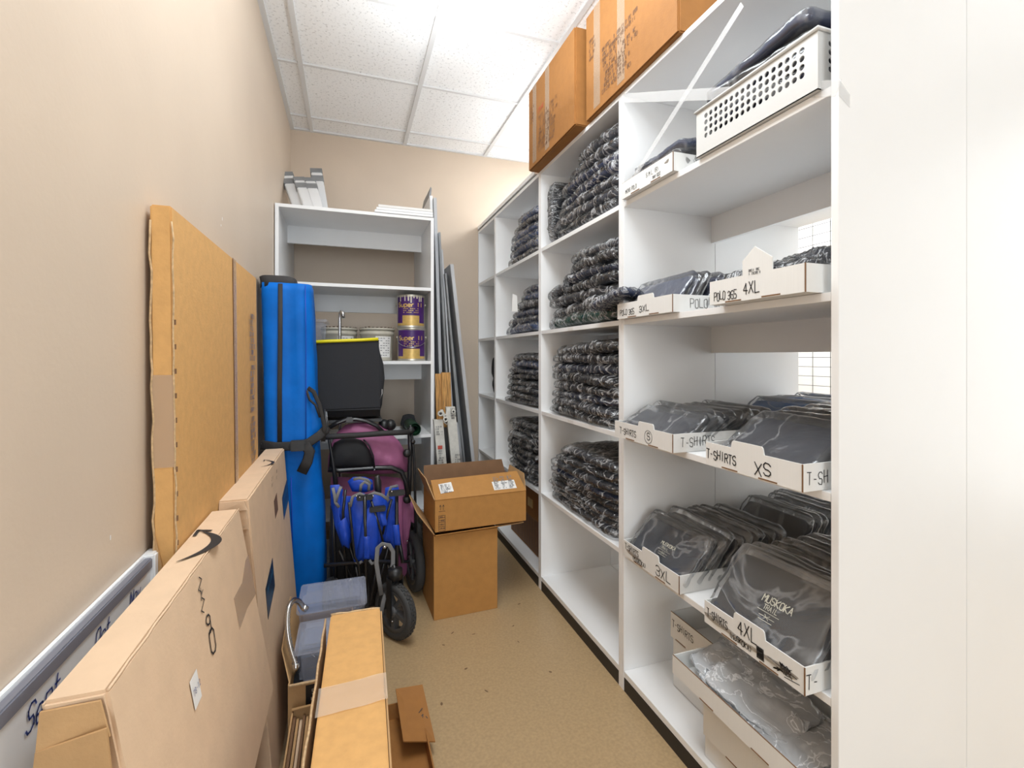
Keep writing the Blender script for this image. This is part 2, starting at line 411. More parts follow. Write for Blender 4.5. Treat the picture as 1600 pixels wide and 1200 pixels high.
# ================================================================= MAIN SHELVING (four bays, front and rear rows)
XF = .93; XM = 1.335; XRr = 1.765; TOPZ = 2.147
SH = [1.749, 1.328, .917, .4985]      # top surfaces
DECK = .071; T = .0185
bays = [('A', .685, 1.4875), ('B', 1.4885, 2.2585), ('C', 2.2595, 3.050), ('D', 3.051, 3.488)]
bayname = {'A': 'nearest', 'B': 'second nearest', 'C': 'third', 'D': 'farthest and narrowest'}
PT = .0165
def bay_unit(k, y0, y1, x0, x1, rear):
    lab = ('tall white open shelving bay facing the aisle, the %s one' % bayname[k]) if not rear else ('white open shelving bay back to back behind the %s aisle bay' % bayname[k])
    t = thing('shelving_unit', lab, 'shelving', ((x0+x1)/2, (y0+y1)/2, 0))
    MB().box(x0, x1, y0, y0+PT, .0, TOPZ-T, bevel=.0008).build('side_panel', 'melamine', t)
    MB().box(x0, x1, y1-PT, y1, .0, TOPZ-T, bevel=.0008).build('side_panel', 'melamine', t)
    MB().box(x0, x1, y0, y1, TOPZ-T, TOPZ, bevel=.0008).build('top_panel', 'melamine', t)
    for z in SH:
        s = MB().box(x0+.001, x1-.001, y0+PT, y1-PT, z-T, z, bevel=.0008).build('shelf', 'melamine', t)
        if k == 'B' and not rear and z in (SH[1], SH[2]):
            yy = 1.93
            sticker((x0+.0005, yy, z-.016), (0, -1, 0), (0, 0, 1), .055, .013, 'paper', s, 'shelf_label')
    MB().box(x0+.001, x1-.001, y0+PT, y1-PT, DECK-T-.003, DECK, bevel=.0008).build('bottom_shelf', 'melamine', t)
    MB().box(x0+.006, x0+.02, y0+PT, y1-PT, 0, DECK-T-.003).build('kickboard', 'kick', t)
    if not rear:
        for z in [TOPZ]+SH:
            MB().box(x1-.018, x1-.002, y0+PT, y1-PT, z-T-.10, z-T).build('back_rail', 'melamine', t)
    return t
for k, y0, y1 in bays:
    bay_unit(k, y0, y1, XF, XM, False)
    bay_unit(k, y0, y1, XM+.001, XRr, True)
# black plinth facing continuous strip in front of bays
MB().box(XF+.001, XF+.0055, .69, YB-.002, 0, DECK-.024).build('plinth_strip', 'kick', None, 'long black plinth strip along the foot of the white aisle shelving', 'plinth')
# capping board lying on the far bays, its shadow gap painted as a black strip
t = thing('capping_board', 'narrow white capping board along the top edge of the far bays, with painted shadow beneath', 'board', (XF+.03, 2.9, TOPZ))
MB().box(XF+.008, XF+.10, 2.32, YB-.004, TOPZ, TOPZ+.010).build('painted_shadow_gap', 'kick', t)
MB().box(XF-.004, XF+.10, 2.32, YB-.004, TOPZ+.010, TOPZ+.034, bevel=.001).build('board', 'melamine', t)

# wire gridwall panels on the far white wall
t = thing('gridwall_panel', 'black wire grid display panel on the white wall beyond the shelving', 'display grid', (XR-.03, 2.7, .6))
mb = MB()
for i in range(27):
    z = .35+i*.0762; mb.tube([(XR-.03, 2.2, z), (XR-.03, 3.02, z)], .0022, 6)
mb.build('horizontal_wires', 'tube', t)
mb = MB()
for i in range(6):
    y = 2.25+i*.15; mb.tube([(XR-.025, y, .33), (XR-.025, y, 2.35)], .0022, 6)
mb.build('vertical_wires', 'tube', t)

# ================================================================= clear straps across the near bay
def strap(a, b, wd, name, label, extra=None):
    a, b = Vector(a), Vector(b); mb = MB(); d = (b-a).normalized(); s = Vector((1, 0, 0)).cross(d).normalized()*wd/2
    mb.prism([a-s, b-s, b+s, a+s], (-.0006, 0, 0))
    if extra: mb.prism([Vector(p) for p in extra], (0, -.0006, 0))
    return mb.build(name, 'white_tape', None, label, 'tape')
zt = lambda X, py, px: 0
strap((XF-.0005, 1.475, 2.122), (XF-.0005, .685, 1.735), .030, 'clear_tape', 'translucent tape stretched level across the top of the nearest bay',
      [(XF-.0008, .6845, 1.719), (XF-.0008, .6845, 1.752), (XF+.03, .6845, 1.726), (XF+.03, .6845, 1.700)])
strap((XF-.0012, 1.475, 1.775), (XF-.0012, .93, 2.075), .020, 'clear_tape', 'translucent tape running diagonally across the top of the nearest bay')

# ================================================================= BAGGED GARMENTS
def pillow_mesh(name, sx, sy, sz, seed, wr, nu, nv, matn, film=False, p=5, flare=0.0, sag=0.0, pz=10):
    "x 0..sx, y -sy/2..sy/2, resting on z=0"
    bm = bmesh.new(); top = {}; bot = {}
    so = Vector((seed*3.7, seed*1.3, seed*.9))
    for i in range(nu+1):
        for j in range(nv+1):
            # cosine spacing concentrates rows at the rim
            u = -math.cos(math.pi*i/nu); v = -math.cos(math.pi*j/nv)
            ed = max(0, 1-abs(u)**pz)**.5*max(0, 1-abs(v)**pz)**.5
            corner = 1-.10*(abs(u)*abs(v))**p
            q = Vector((u*sx/2*corner, v*sy/2*corner, 0))
            w1 = noise.noise(q*9+so); w2 = abs(noise.noise(Vector((q.x*12+q.y*6, q.y*15-q.x*5, 0))+so*2)); w3 = abs(noise.noise(Vector((q.x*26, q.y*30, 3))+so))
            outx = 1+.035*noise.noise(Vector((v*3, seed, 0))); outy = 1+.04*noise.noise(Vector((u*3, seed, 7)))
            zt_ = sz*(.5+.5*ed)+wr*(w1*1.0-w2*.9-w3*.35)*(.35+.65*ed)
            zb_ = sz*(.5-.5*ed)+(wr*.5*(w2)) * ed
            if film:
                zt_ += wr*.30*(abs(noise.noise(Vector((q.x*40, q.y*34, seed))))*2-.5)
            sg_ = sag*(noise.noise(Vector((q.x*5, q.y*4, seed*2.1)))+.3)-sag*1.2*max(0, abs(v)-.75)*4*(1 if v > 0 else .4)
            zt_ += sg_; zb_ += sg_
            edge = (i in (0, nu) or j in (0, nv))
            X = q.x*outx+sx/2; Y = q.y*outy
            if edge:
                m_ = (zt_+zb_)/2
                if flare: m_ += flare*noise.noise(Vector((X*25, Y*25, seed)))
                vt = bm.verts.new((X, Y, max(.001, m_))); top[i, j] = vt; bot[i, j] = vt
            else:
                top[i, j] = bm.verts.new((X, Y, max(zt_, zb_+.003))); bot[i, j] = bm.verts.new((X, Y, max(0, zb_)))
    for i in range(nu):
        for j in range(nv):
            for g, fl in ((top, False), (bot, True)):
                vs = [g[i, j], g[i+1, j], g[i+1, j+1], g[i, j+1]]
                if fl: vs.reverse()
                try:
                    f = bm.faces.new(vs); f.smooth = True
                except ValueError: pass
    me = bpy.data.meshes.new(name); bmesh.ops.recalc_face_normals(bm, faces=bm.faces); bm.to_mesh(me); bm.free()
    me.materials.append(M[matn]); return me
THICK = []   # (cloth mesh by colour, film mesh)
COLS = ['c_black', 'c_char', 'c_navy', 'c_denim', 'c_green', 'c_blue']
for s in range(5):
    base = pillow_mesh('folded_garment', .34, .50, .056, s+1, .012, 20, 36, 'c_black', sag=.010)
    film = pillow_mesh('plastic_bag', .372, .56, .066, s+1, .015, 30, 60, 'film', True, flare=.03, sag=.010)
    film.transform(Matrix.Translation((-.016, 0, -.005)))
    d = {}
    for c in COLS:
        m2 = base.copy(); m2.materials.clear(); m2.materials.append(M[c]); d[c] = m2
    THICK.append((d, film))
FLAT = []
for s in range(4):
    base = pillow_mesh('folded_shirt', .15, .236, .012, s+11, .0022, 14, 22, 'c_black', p=12, pz=26)
    film = pillow_mesh('plastic_bag', .176, .262, .0175, s+11, .0020, 18, 28, 'film_flat', True, p=12, flare=.008, pz=26)
    film.transform(Matrix.Translation((-.005, 0, -.0025)))
    d = {}
    for c in COLS+['c_greyflat']:
        m2 = base.copy(); m2.materials.clear(); m2.materials.append(M[c]); d[c] = m2
    FLAT.append((d, film))
def garment(lib, i, colr, loc, rot, scale, label, group, name='bagged_garment', cat='bagged clothing'):
    d, film = lib[i % len(lib)]
    o = bpy.data.objects.new(name, d[colr]); COL.objects.link(o)
    o.location = loc; o.rotation_euler = rot; o.scale = scale
    o['label'] = label; o['category'] = cat; o['group'] = group
    f = bpy.data.objects.new('plastic_bag', film); COL.objects.link(f); f.parent = o
    return o
ORD = ['bottom', 'second from the bottom', 'third from the bottom', 'fourth from the bottom', 'fifth from the bottom', 'sixth from the bottom', 'seventh from the bottom', 'eighth from the bottom', 'ninth from the bottom', 'tenth from the bottom']
CN = {'c_black': 'black', 'c_char': 'charcoal', 'c_navy': 'navy', 'c_denim': 'slate blue', 'c_green': 'bottle green', 'c_blue': 'blue', 'c_greyflat': 'dark grey'}
def pile(where, zb, ya, yb_list, colrs, th, lean=0, seed=0, x0=.945):
    "stack lying on a shelf: near end at ya, far ends given one by one"
    rnd = random.Random(seed); z = zb+.001; n = len(colrs)
    for i, c in enumerate(colrs):
        yb = yb_list[i % len(yb_list)] if len(yb_list) > 1 else yb_list[0]
        L = yb-ya; tt = th*(.85+.3*rnd.random())
        lab = '%s bagged garment, %s %s' % (CN[c], 'topmost' if i == n-1 else ORD[i].replace(' the ', ' '), where)
        garment(THICK, rnd.randrange(5), c, (x0-.005+.018*rnd.random(), (ya+yb)/2, z), (math.radians(rnd.uniform(-1.5, 1.5)), 0, math.radians(rnd.uniform(-2.5, 2.5))),
                (1.0, L/.56, tt/.052), lab, 'pile of bagged garments '+where)
        z += tt*.90
B0, B1 = 1.535, 2.20
pile('on top shelf of second shelving bay', SH[0], B0+.0, [2.10, 2.12, 2.08, 2.10, 2.06, 1.99, 1.90], ['c_black', 'c_char', 'c_char', 'c_navy', 'c_navy', 'c_char', 'c_char'], .052, seed=1)
pile('on second shelf of second shelving bay', SH[1], B0, [2.22, 2.19, 2.20, 2.06, 2.02, 1.96, 1.93], ['c_green', 'c_black', 'c_char', 'c_black', 'c_navy', 'c_black', 'c_char'], .050, seed=2)
pile('on third shelf of second shelving bay', SH[2], B0, [2.20, 2.18, 2.19, 2.17, 2.19, 2.16, 2.17, 2.12], ['c_black', 'c_char', 'c_navy', 'c_char', 'c_black', 'c_navy', 'c_char', 'c_black'], .044, seed=3)
pile('on fourth shelf of second shelving bay', SH[3], B0, [2.21, 2.19, 2.20, 2.18, 2.16, 2.17, 2.10, 2.10], ['c_char', 'c_black', 'c_char', 'c_black', 'c_navy', 'c_char', 'c_black', 'c_char'], .040, seed=4)
C0 = 2.305
pile('on top shelf of third shelving bay', SH[0], C0, [2.86, 2.84, 2.80, 2.78, 2.72, 2.66], ['c_black', 'c_denim', 'c_denim', 'c_denim', 'c_char', 'c_denim'], .046, seed=5)
pile('on second shelf of third shelving bay', SH[1], C0, [2.92, 2.88, 2.78, 2.66, 2.62, 2.58], ['c_denim', 'c_navy', 'c_denim', 'c_char', 'c_denim', 'c_navy'], .048, seed=6)
pile('on third shelf of third shelving bay', SH[2], C0, [2.90, 2.90, 2.88, 2.89, 2.86, 2.84, 2.78, 2.74], ['c_char', 'c_black', 'c_char', 'c_black', 'c_char', 'c_navy', 'c_denim', 'c_black'], .040, seed=7)
pile('on fourth shelf of third shelving bay', SH[3], C0, [2.78, 2.82, 2.86, 2.86, 2.85, 2.83, 2.82, 2.80], ['c_black', 'c_black', 'c_char', 'c_black', 'c_black', 'c_char', 'c_black', 'c_black'], .046, seed=8)
pile('at the back bottom of second shelving bay', DECK, 1.56, [2.16, 2.10, 2.06], ['c_char', 'c_black', 'c_char'], .055, seed=9, x0=1.36)
# two stood on end at the far side of the second bay top shelf
for i, (y, dz) in enumerate(((2.19, 0), (2.155, .0))):
    garment(THICK, i+1, 'c_black' if i else 'c_char', (.95, y, SH[0]+.16), (math.radians(88), 0, 0), (.98, .55, 1.0-.3*i),
            'bagged garment stood on end at far side of second bay, %s' % ('inner one' if i else 'outer one'), 'garments stood on end in the second bay')
garment(THICK, 3, 'c_char', (.948, 2.08, SH[1]+.152), (math.radians(-6), 0, 0), (.95, .42, 1.0), 'short charcoal bagged garment slumped on the far end of the second shelf pile, second bay', 'slumped garments')
# white tag hanging from the slate blue pile
MB().prism([W(801, 459, 2.58), W(808, 462, 2.58), W(809, 486, 2.58), W(800, 487, 2.58)], (0, .002, 0)).build('hang_tag', 'paper', None, 'white paper hang tag dangling from the slate blue garments in the third bay', 'tag')
# black cloth lump in the far bay
mb = MB(); mb.puff([W(px, py, 3.30)+Vector((.03, 0, 0)) for px, py in ((762, 572), (764, 560), (768, 556), (775, 552), (782, 556), (785, 575), (784, 600), (784, 622), (770, 623), (765, 612), (763, 602), (766, 594), (762, 583))], .05, back=1.2, wr=.02, seed=4)
mb.build('crumpled_cloth', 'black_cloth', None, 'crumpled black cloth on the third shelf of the farthest bay', 'cloth')
# printed carton in third bay bottom
t = thing('printed_carton', 'dark brown printed carton on the bottom of the third bay', 'box', (1.14, 2.6, DECK))
MB().box(1.0, 1.30, 2.29, 2.92, DECK+.001, DECK+.36, bevel=.003).build('carton', 'card_brown', t)
MB().box(.9985, .9998, 2.31, 2.90, DECK+.012, DECK+.20).build('printed_band', 'card_dark', t)
mb = MB(); rnd = random.Random(4)
for i in range(14):
    y = 2.33+i*.041; mb.box(.9975, .9984, y, y+.012, DECK+.02, DECK+.19)
mb.build('bottle_picture', 'print', t)
mb = MB()
for i in range(3): mb.box(.9975, .9998, 2.34+i*.19, 2.42+i*.19, DECK+.25, DECK+.30)
mb.build('gold_emblem', 'gold', t)

# ================================================================= WHITE TRAYS IN THE NEAR BAY
def tray(x0, y0, y1, z0, h, dx, label, tab=None, wr=(), side=None, group='white corrugated trays', tabh=.03, tabform='round'):
    "front wall at x0 facing the aisle"
    th = .003; t = thing('cardboard_tray', label, 'tray', ((x0+dx/2), (y0+y1)/2, z0), group)
    mb = MB(); z0 += .0008
    mb.box(x0, x0+dx, y0, y1, z0, z0+th)
    mb.box(x0, x0+th, y0, y1, z0+th, z0+h); mb.box(x0+dx-th, x0+dx, y0, y1, z0+th, z0+h)
    mb.box(x0+th, x0+dx-th, y0, y0+th, z0+th, z0+h); mb.box(x0+th, x0+dx-th, y1-th, y1, z0+th, z0+h)
    if tab:
        a, b = tab
        if tabform == 'house': pts = [(x0, a, z0+h), (x0, b, z0+h), (x0, b, z0+h+tabh*.55), (x0, (a+b)/2+.006, z0+h+tabh), (x0, a, z0+h+tabh*.45)]
        else: pts = [(x0, a, z0+h), (x0, b, z0+h), (x0, b-.003, z0+h+tabh-.004), (x0, b-.007, z0+h+tabh), (x0, a+.007, z0+h+tabh), (x0, a+.003, z0+h+tabh-.004)]
        mb.prism(pts, (th, 0, 0))
    mb.build('tray_body', 'white_card', t)
    mb = MB()   # brown cut edges and slots
    e = .0007
    mb.box(x0, x0+th, y0, y1, z0+h, z0+h+e) if not tab else None
    mb.box(x0-e, x0+.001, y0-e, y0+.002, z0, z0+h)
    for f in (.22, .62): 
        ya = y0+(y1-y0)*f; mb.box(x0-.0006, x0, ya, ya+.05, z0+.0015, z0+.0045)
    mb.build('cut_edges', 'card_dark', t)
    for k, wq in enumerate(wr):
        txt, yy, zz, hh, sw = wq[:5]; ad = wq[5]/len(txt)/hh if len(wq) > 5 else .6
        write(txt, (x0, yy, z0+zz), (0, -1, 0), (0, 0, 1), hh, sw*1.3, 'ink', t, wob=.13, seed=k+len(txt), adv=ad, wid=ad*.74)
    if side:
        txt, xx, zz, hh, sw = side
        write(txt, (xx, y0, z0+zz), (1, 0, 0), (0, 0, 1), hh, sw, 'ink', t, wob=.13, seed=9)
    return t
# --- shelf 1 (top)
tray(.912, 1.175, 1.455, SH[0], .056, .13, 'small white tray with tiny handwriting beside the perforated basket', None,
     [('MENS POLO', 1.43, .012, .013, .0010), ('S M L (R)', 1.31, .026, .014, .0010), ('MAY 022', 1.275, .009, .010, .0010)], None)
t0 = [o for o in COL.objects if o.name.startswith('cardboard_tray')][-1]
write('XX', (.985, 1.175, SH[0]+.014), (1, 0, 0), (0, 0, 1), .028, .0010, 'ink', t0, adv=1.1)
for i in range(3):
    garment(FLAT, i, 'c_navy' if i != 1 else 'c_black', (.925+i*.015, 1.305, SH[0]+.010+.030*i), (0, math.radians(-14), math.radians(-2+2*i)), (.70, .98, 2.6),
            'navy bagged shirt in the small tray beside the basket, %s' % ['lowest', 'middle', 'topmost'][i], 'shirts in the small top tray')
# --- basket
t = thing('perforated_basket', 'white plastic basket with rows of round holes on the top shelf of the nearest bay', 'basket', (1.06, .9, SH[0]))
def basket_wall(a, b, zb, zt, th, ny, nz, inward, hole=.0066, m0=.028, zlo=.042, zhi=.100):
    "vertical wall between a and b with round holes punched"
    a, b = Vector(a), Vector(b); L = (b-a).length; d = (b-a)/L; n = Vector(inward)
    bm = bmesh.new(); mb = MB()
    cols = ny; dy = (L-2*m0)/cols; rows = nz; dz = (zhi-zlo)/rows; seg = 12
    for off in (0, th):
        o_ = n*off
        def V(s, z): return mb.bm.verts.new(a+d*s+o_+Vector((0, 0, zb+z-a.z)))
        # margin strips
        def quad(s0, s1, z0, z1): mb.face([V(s0, z0), V(s1, z0), V(s1, z1), V(s0, z1)])
        quad(0, L, 0, zlo); quad(0, L, zhi, zt-zb); quad(0, m0, zlo, zhi); quad(L-m0, L, zlo, zhi)
        for i in range(cols):
            for j in range(rows):
                cx = m0+(i+.5)*dy; cz = zlo+(j+.5)*dz
                ring = []; outr = []
                for k in range(seg):
                    an = 2*math.pi*(k+.5)/seg; c_, s_ = math.cos(an), math.sin(an)
                    ring.append(V(cx+hole*c_, cz+hole*s_))
                    m_ = max(abs(c_)/(dy/2), abs(s_)/(dz/2)); outr.append(V(cx+c_/m_, cz+s_/m_))
                for k in range(seg): mb.face([ring[k], ring[(k+1) % seg], outr[(k+1) % seg], outr[k]])
                # corners
                q = {}
                for k in range(seg):
                    an = 2*math.pi*(k+.5)/seg
                for sx_, sy_ in ((1, 1), (-1, 1), (-1, -1), (1, -1)):
                    an = math.atan2(sy_*dz, sx_*dy) % (2*math.pi)
                    k0 = int((an*seg/(2*math.pi))-.5) % seg if an*seg/(2*math.pi) > .5 else seg-1
                    k1 = (k0+1) % seg
                    cv = V(cx+sx_*dy/2, cz+sy_*dz/2); mb.face([outr[k0], outr[k1], cv])
                if off == 0:
                    for k in range(seg):
                        an0 = 2*math.pi*(k+.5)/seg; an1 = 2*math.pi*(k+1.5)/seg
                        p0 = a+d*(cx+hole*math.cos(an0))+Vector((0, 0, zb+cz+hole*math.sin(an0)-a.z)); p1 = a+d*(cx+hole*math.cos(an1))+Vector((0, 0, zb+cz+hole*math.sin(an1)-a.z))
                        mb.face([mb.bm.verts.new(x) for x in (p0, p1, p1+n*th, p0+n*th)])
    bm.free(); return mb
bx0, bx1, by0, by1, bz0, bz1 = .920, 1.21, .722, 1.085, SH[0]+.001, SH[0]+.128
basket_wall((bx0, by0, bz0), (bx0, by1, bz0), bz0, bz1, .003, 17, 4, (1, 0, 0), zlo=.040, zhi=.112).build('front_wall', 'basket', t)
basket_wall((bx0, by1, bz0), (bx1, by1, bz0), bz0, bz1, .003, 13, 4, (0, -1, 0), zlo=.040, zhi=.112).build('end_wall', 'basket', t)
basket_wall((bx0, by0, bz0), (bx1, by0, bz0), bz0, bz1, .003, 13, 4, (0, 1, 0), zlo=.040, zhi=.112).build('end_wall', 'basket', t)
basket_wall((bx1, by0, bz0), (bx1, by1, bz0), bz0, bz1, .003, 17, 4, (-1, 0, 0), zlo=.040, zhi=.112).build('rear_wall', 'basket', t)
MB().box(bx0, bx1, by0, by1, bz0, bz0+.003).build('base', 'basket', t)
MB().tube([(bx0-.002, by0-.002, bz1), (bx0-.002, by1+.002, bz1), (bx1+.002, by1+.002, bz1), (bx1+.002, by0-.002, bz1)], .0045, 8, closed=True).build('rim', 'basket', t)
for i in range(7):
    garment(FLAT, i, ['c_navy', 'c_black', 'c_navy', 'c_char', 'c_navy', 'c_black', 'c_navy'][i], (.945+.006*(i % 2), .905+.003*i, bz0+.010+.027*i), (math.radians(3*(i % 3)-3), math.radians(-3), math.radians(2*(i % 3)-2)), (1.40, 1.18+.02*i, 2.0),
            'navy bagged shirt in the perforated basket, %s' % ('topmost' if i == 6 else ORD[i]), 'shirts in the perforated basket')
# --- shelf 2: polo trays
def row(tray_txt, x0, ycen, z0, n, pitch, ang, sc, cols, group, libi=0, jit=1.0, place='from the front', yj=.006):
    rnd = random.Random(int(x0*1000)+n)
    nm = ['first', 'second', 'third', 'fourth', 'fifth', 'sixth', 'seventh', 'eighth', 'ninth', 'tenth', 'eleventh', 'twelfth']
    out = []
    for i in range(n):
        a = ang+rnd.uniform(-4, 4)*jit
        c = cols[i % len(cols)]
        out.append(garment(FLAT, i+libi, c, (x0+i*pitch, ycen+rnd.uniform(-yj, yj), z0+.004+rnd.uniform(0, .006)*jit), (math.radians(rnd.uniform(-2, 2)*jit), math.radians(-a), math.radians(rnd.uniform(-3, 3)*jit)),
                (sc[0]*rnd.uniform(.95, 1.05), sc[1], sc[2]), '%s bagged shirt, %s %s in %s' % (CN[c], nm[i], place.replace('the ', ''), tray_txt), group, 'bagged_shirt', 'bagged shirt'))
    return out
tray(.908, 1.172, 1.478, SH[1], .053, .30, 'white tray marked POLO 365 3XL on the second shelf', (1.265, 1.355), [('POLO 365', 1.458, .012, .018, .0016, .092), ('3XL', 1.342, .014, .020, .0018, .056)], ('POLO 365', .972, .014, .028, .0018), tabh=.016)
row('the tray marked POLO 365 3XL', .935, 1.318, SH[1], 9, .033, 58, (.80, 1.12, 1.6), ['c_navy', 'c_navy', 'c_black'], 'shirts in the left polo tray')
garment(THICK, 2, 'c_navy', (.875, 1.515, SH[1]+.060), (math.radians(-9), math.radians(3), math.radians(4)), (.42, .42, .62), 'navy bagged shirt sticking out past the divider from the left polo tray', 'shirts in the left polo tray', 'bagged_shirt', 'bagged shirt')
tray(.886, .722, .995, SH[1], .060, .32, 'white tray with a pointed tab marked POLO 365 4XL on the second shelf', (.803, .887), [('POLO 365', .978, .010, .020, .0016, .078), ('4XL', .884, .016, .026, .0018, .050)], None, tabh=.062, tabform='house')
t0 = [o for o in COL.objects if o.name.startswith('cardboard_tray')][-1]
scribble(2, (.886, .868, SH[1]+.066), (0, -1, 0), (0, 0, 1), .035, .005, .0075, .0009, 'ink', t0, seed=3)
for i in range(4):
    garment(THICK, i, ['c_black', 'c_char', 'c_black', 'c_char'][i], (.915+.06*i, .862, SH[1]+.016+.020*i), (math.radians([2, -4, 3, 2][i]), math.radians(-10+3*i), math.radians(-1+1*i)), (.62, .46, 1.0),
            '%s bagged polo shirt in the tray with pointed tab, %s' % (['black', 'charcoal', 'black', 'charcoal'][i], ['front one', 'second from front', 'third from front', 'rear one'][i]), 'shirts in the right polo tray', 'bagged_shirt', 'bagged shirt')
# --- shelf 3: t-shirt trays
tray(.882, 1.138, 1.452, SH[2], .054, .31, 'white tray marked T-SHIRTS with a circled S on the third shelf', (1.228, 1.312), [('T-SHIRTS', 1.418, .016, .020, .0018, .098), ('S', 1.262, .017, .020, .0018, .018)], ('T-SHIRTS', .91, .016, .026, .0020), tabh=.016)
t0 = [o for o in COL.objects if o.name.startswith('cardboard_tray')][-1]
mb = MB(); ink_lines(mb, [[(.0195*math.cos(a*math.pi/8), .020*math.sin(a*math.pi/8)) for a in range(17)]], (.882, 1.256, SH[2]+.028), (0, -1, 0), (0, 0, 1), .0016); mb.build('circle_mark', 'ink', t0)
row('the circled S tray', .905, 1.295, SH[2]+.004, 8, .036, 34, (.86, 1.16, 2.0), ['c_char', 'c_black', 'c_greyflat'], 'shirts in the S tray')
tray(.878, .722, 1.000, SH[2], .057, .33, 'white tray marked T-SHIRTS XS on the third shelf', (.818, .915), [('T-SHIRTS', .996, .018, .022, .0020, .100), ('XS', .842, .010, .028, .0022, .048)], ('T-SHIRTS', .89, .014, .026, .0018), tabh=.018)
for i in range(6):
    garment(FLAT, i, ['c_char', 'c_greyflat', 'c_char', 'c_black', 'c_char', 'c_greyflat'][i], (.912+.038*i, .858, SH[2]+.010+.008*i), (math.radians([1, -3, 2, -2, 1, 0][i]), math.radians(-34+2*i), math.radians(-1)), (1.08, 1.0, 2.4),
            '%s bagged shirt in the T-SHIRTS XS tray, %s' % (['charcoal', 'dark grey', 'charcoal', 'black', 'charcoal', 'dark grey'][i], ['at the very front', 'second from the front', 'third from the front', 'fourth from the front', 'fifth from the front', 'rearmost'][i]), 'shirts in the XS tray', 'bagged_shirt', 'bagged shirt')
row('rear row behind the circled S tray', 1.36, 1.26, SH[2], 7, .045, 40, (.95, 1.25, 2.0), ['c_blue', 'c_navy', 'c_blue', 'c_greyflat'], 'shirts at the rear of the third shelf')
row('rear row behind the XS tray', 1.36, .90, SH[2], 6, .05, 42, (.85, 1.15, 2.0), ['c_navy', 'c_greyflat', 'c_blue'], 'shirts at the rear near end of the third shelf')
# --- shelf 4
tray(.914, 1.150, 1.447, SH[3], .054, .34, 'white tray marked T-SHIRTS 3XL on the fourth shelf', (1.246, 1.338), [('T-SHIRTS', 1.436, .028, .018, .0017, .082), ('(MUSKOKA)', 1.392, .007, .013, .0014, .080), ('3XL', 1.262, .012, .028, .0020, .078)], None, tabh=.018)
r3 = row('the T-SHIRTS 3XL tray', .930, 1.292, SH[3]+.002, 11, .031, 50, (1.0, 1.12, 1.5), ['c_char', 'c_greyflat', 'c_black', 'c_greyflat', 'c_char'], 'shirts in the 3XL tray')
row('rear row behind the 3XL tray', 1.345, 1.292, SH[3]+.002, 9, .036, 52, (1.12, 1.12, 1.6), ['c_greyflat', 'c_char', 'c_black'], 'shirts behind the 3XL tray')
tray(.884, .722, 1.012, SH[3], .058, .34, 'white tray marked T-SHIRTS 4XL with scribbles on the fourth shelf', (.820, .914), [('T-SHIRTS', 1.002, .022, .020, .0018, .072), ('4XL', .899, .036, .030, .0021, .060), ('(MUSKOKA)', .925, .010, .012, .0014, .070)], ('T-', .888, .012, .03, .002), tabh=.020)
t0 = [o for o in COL.objects if o.name.startswith('cardboard_tray')][-1]
mb = MB(); rnd = random.Random(2)
ink_lines(mb, [[(.0015*k, 0 if k % 2 else .026) for k in range(14)]], (.884, .843, SH[3]+.010), (0, -1, 0), (0, 0, 1), .0022)
ink_lines(mb, [[(.05*rnd.random(), .024*rnd.random()) for k in range(34)], [(-.012, .016), (.06, .012)], [(.03, -.002), (.066, .004)]], (.884, .800, SH[3]+.012), (0, -1, 0), (0, 0, 1), .0016)
mb.build('scribbled_out_words', 'ink', t0)
r4 = row('the T-SHIRTS 4XL tray', .900, .868, SH[3]+.006, 8, .036, 50, (1.30, 1.16, 1.7), ['c_greyflat', 'c_greyflat', 'c_char', 'c_greyflat', 'c_black'], 'shirts in the 4XL tray', jit=.6)
row('rear row behind the 4XL tray', 1.345, .868, SH[3]+.002, 8, .040, 52, (1.1, 1.15, 1.6), ['c_greyflat', 'c_char', 'c_black'], 'shirts behind the 4XL tray')
def shirt_print(sh, big):
    "MUSKOKA TRAIL print on the face of the front shirt"
    a = sh.rotation_euler; mx = Matrix.Translation(sh.location) @ a.to_matrix().to_4x4() @ Matrix.Diagonal((*sh.scale, 1))
    mb = MB(); h = .0105 if big else .009; cy = .012
    def ln(text, y0, x, hh, sw):
        lines = []; xx = 0
        for ch in text:
            for pl in glyph(ch): lines.append([((xx+p_*.62)*hh, q*hh) for p_, q in pl])
            xx += .80
        ink_lines(mb, lines, (x, y0, 0), (0, -1, 0), (1, 0, 0), sw, 0)
    ln('MUSKOKA', cy, .080, h*1.2, h*.17); ln('TRAIL', cy-.010, .068, h*.80, h*.12)
    ink_lines(mb, [[(0, 0), (.050, 0)], [(.008, -.008), (.044, -.008)], [(.020, -.012), (.032, -.004)], [(.020, -.004), (.032, -.012)], [(.010, -.015), (.042, -.015)]], (.064, cy, 0), (0, -1, 0), (1, 0, 0), .0009, 0)
    for v in mb.bm.verts: v.co.z = .0150
    bmesh.ops.recalc_face_normals(mb.bm, faces=mb.bm.faces)
    me = bpy.data.meshes.new('shirt_print'); mb.bm.to_mesh(me); mb.bm.free(); me.materials.append(M['cream_print'])
    o = bpy.data.objects.new('shirt_print', me); COL.objects.link(o); o.parent = sh
shirt_print(r4[0], True); shirt_print(r3[0], False)
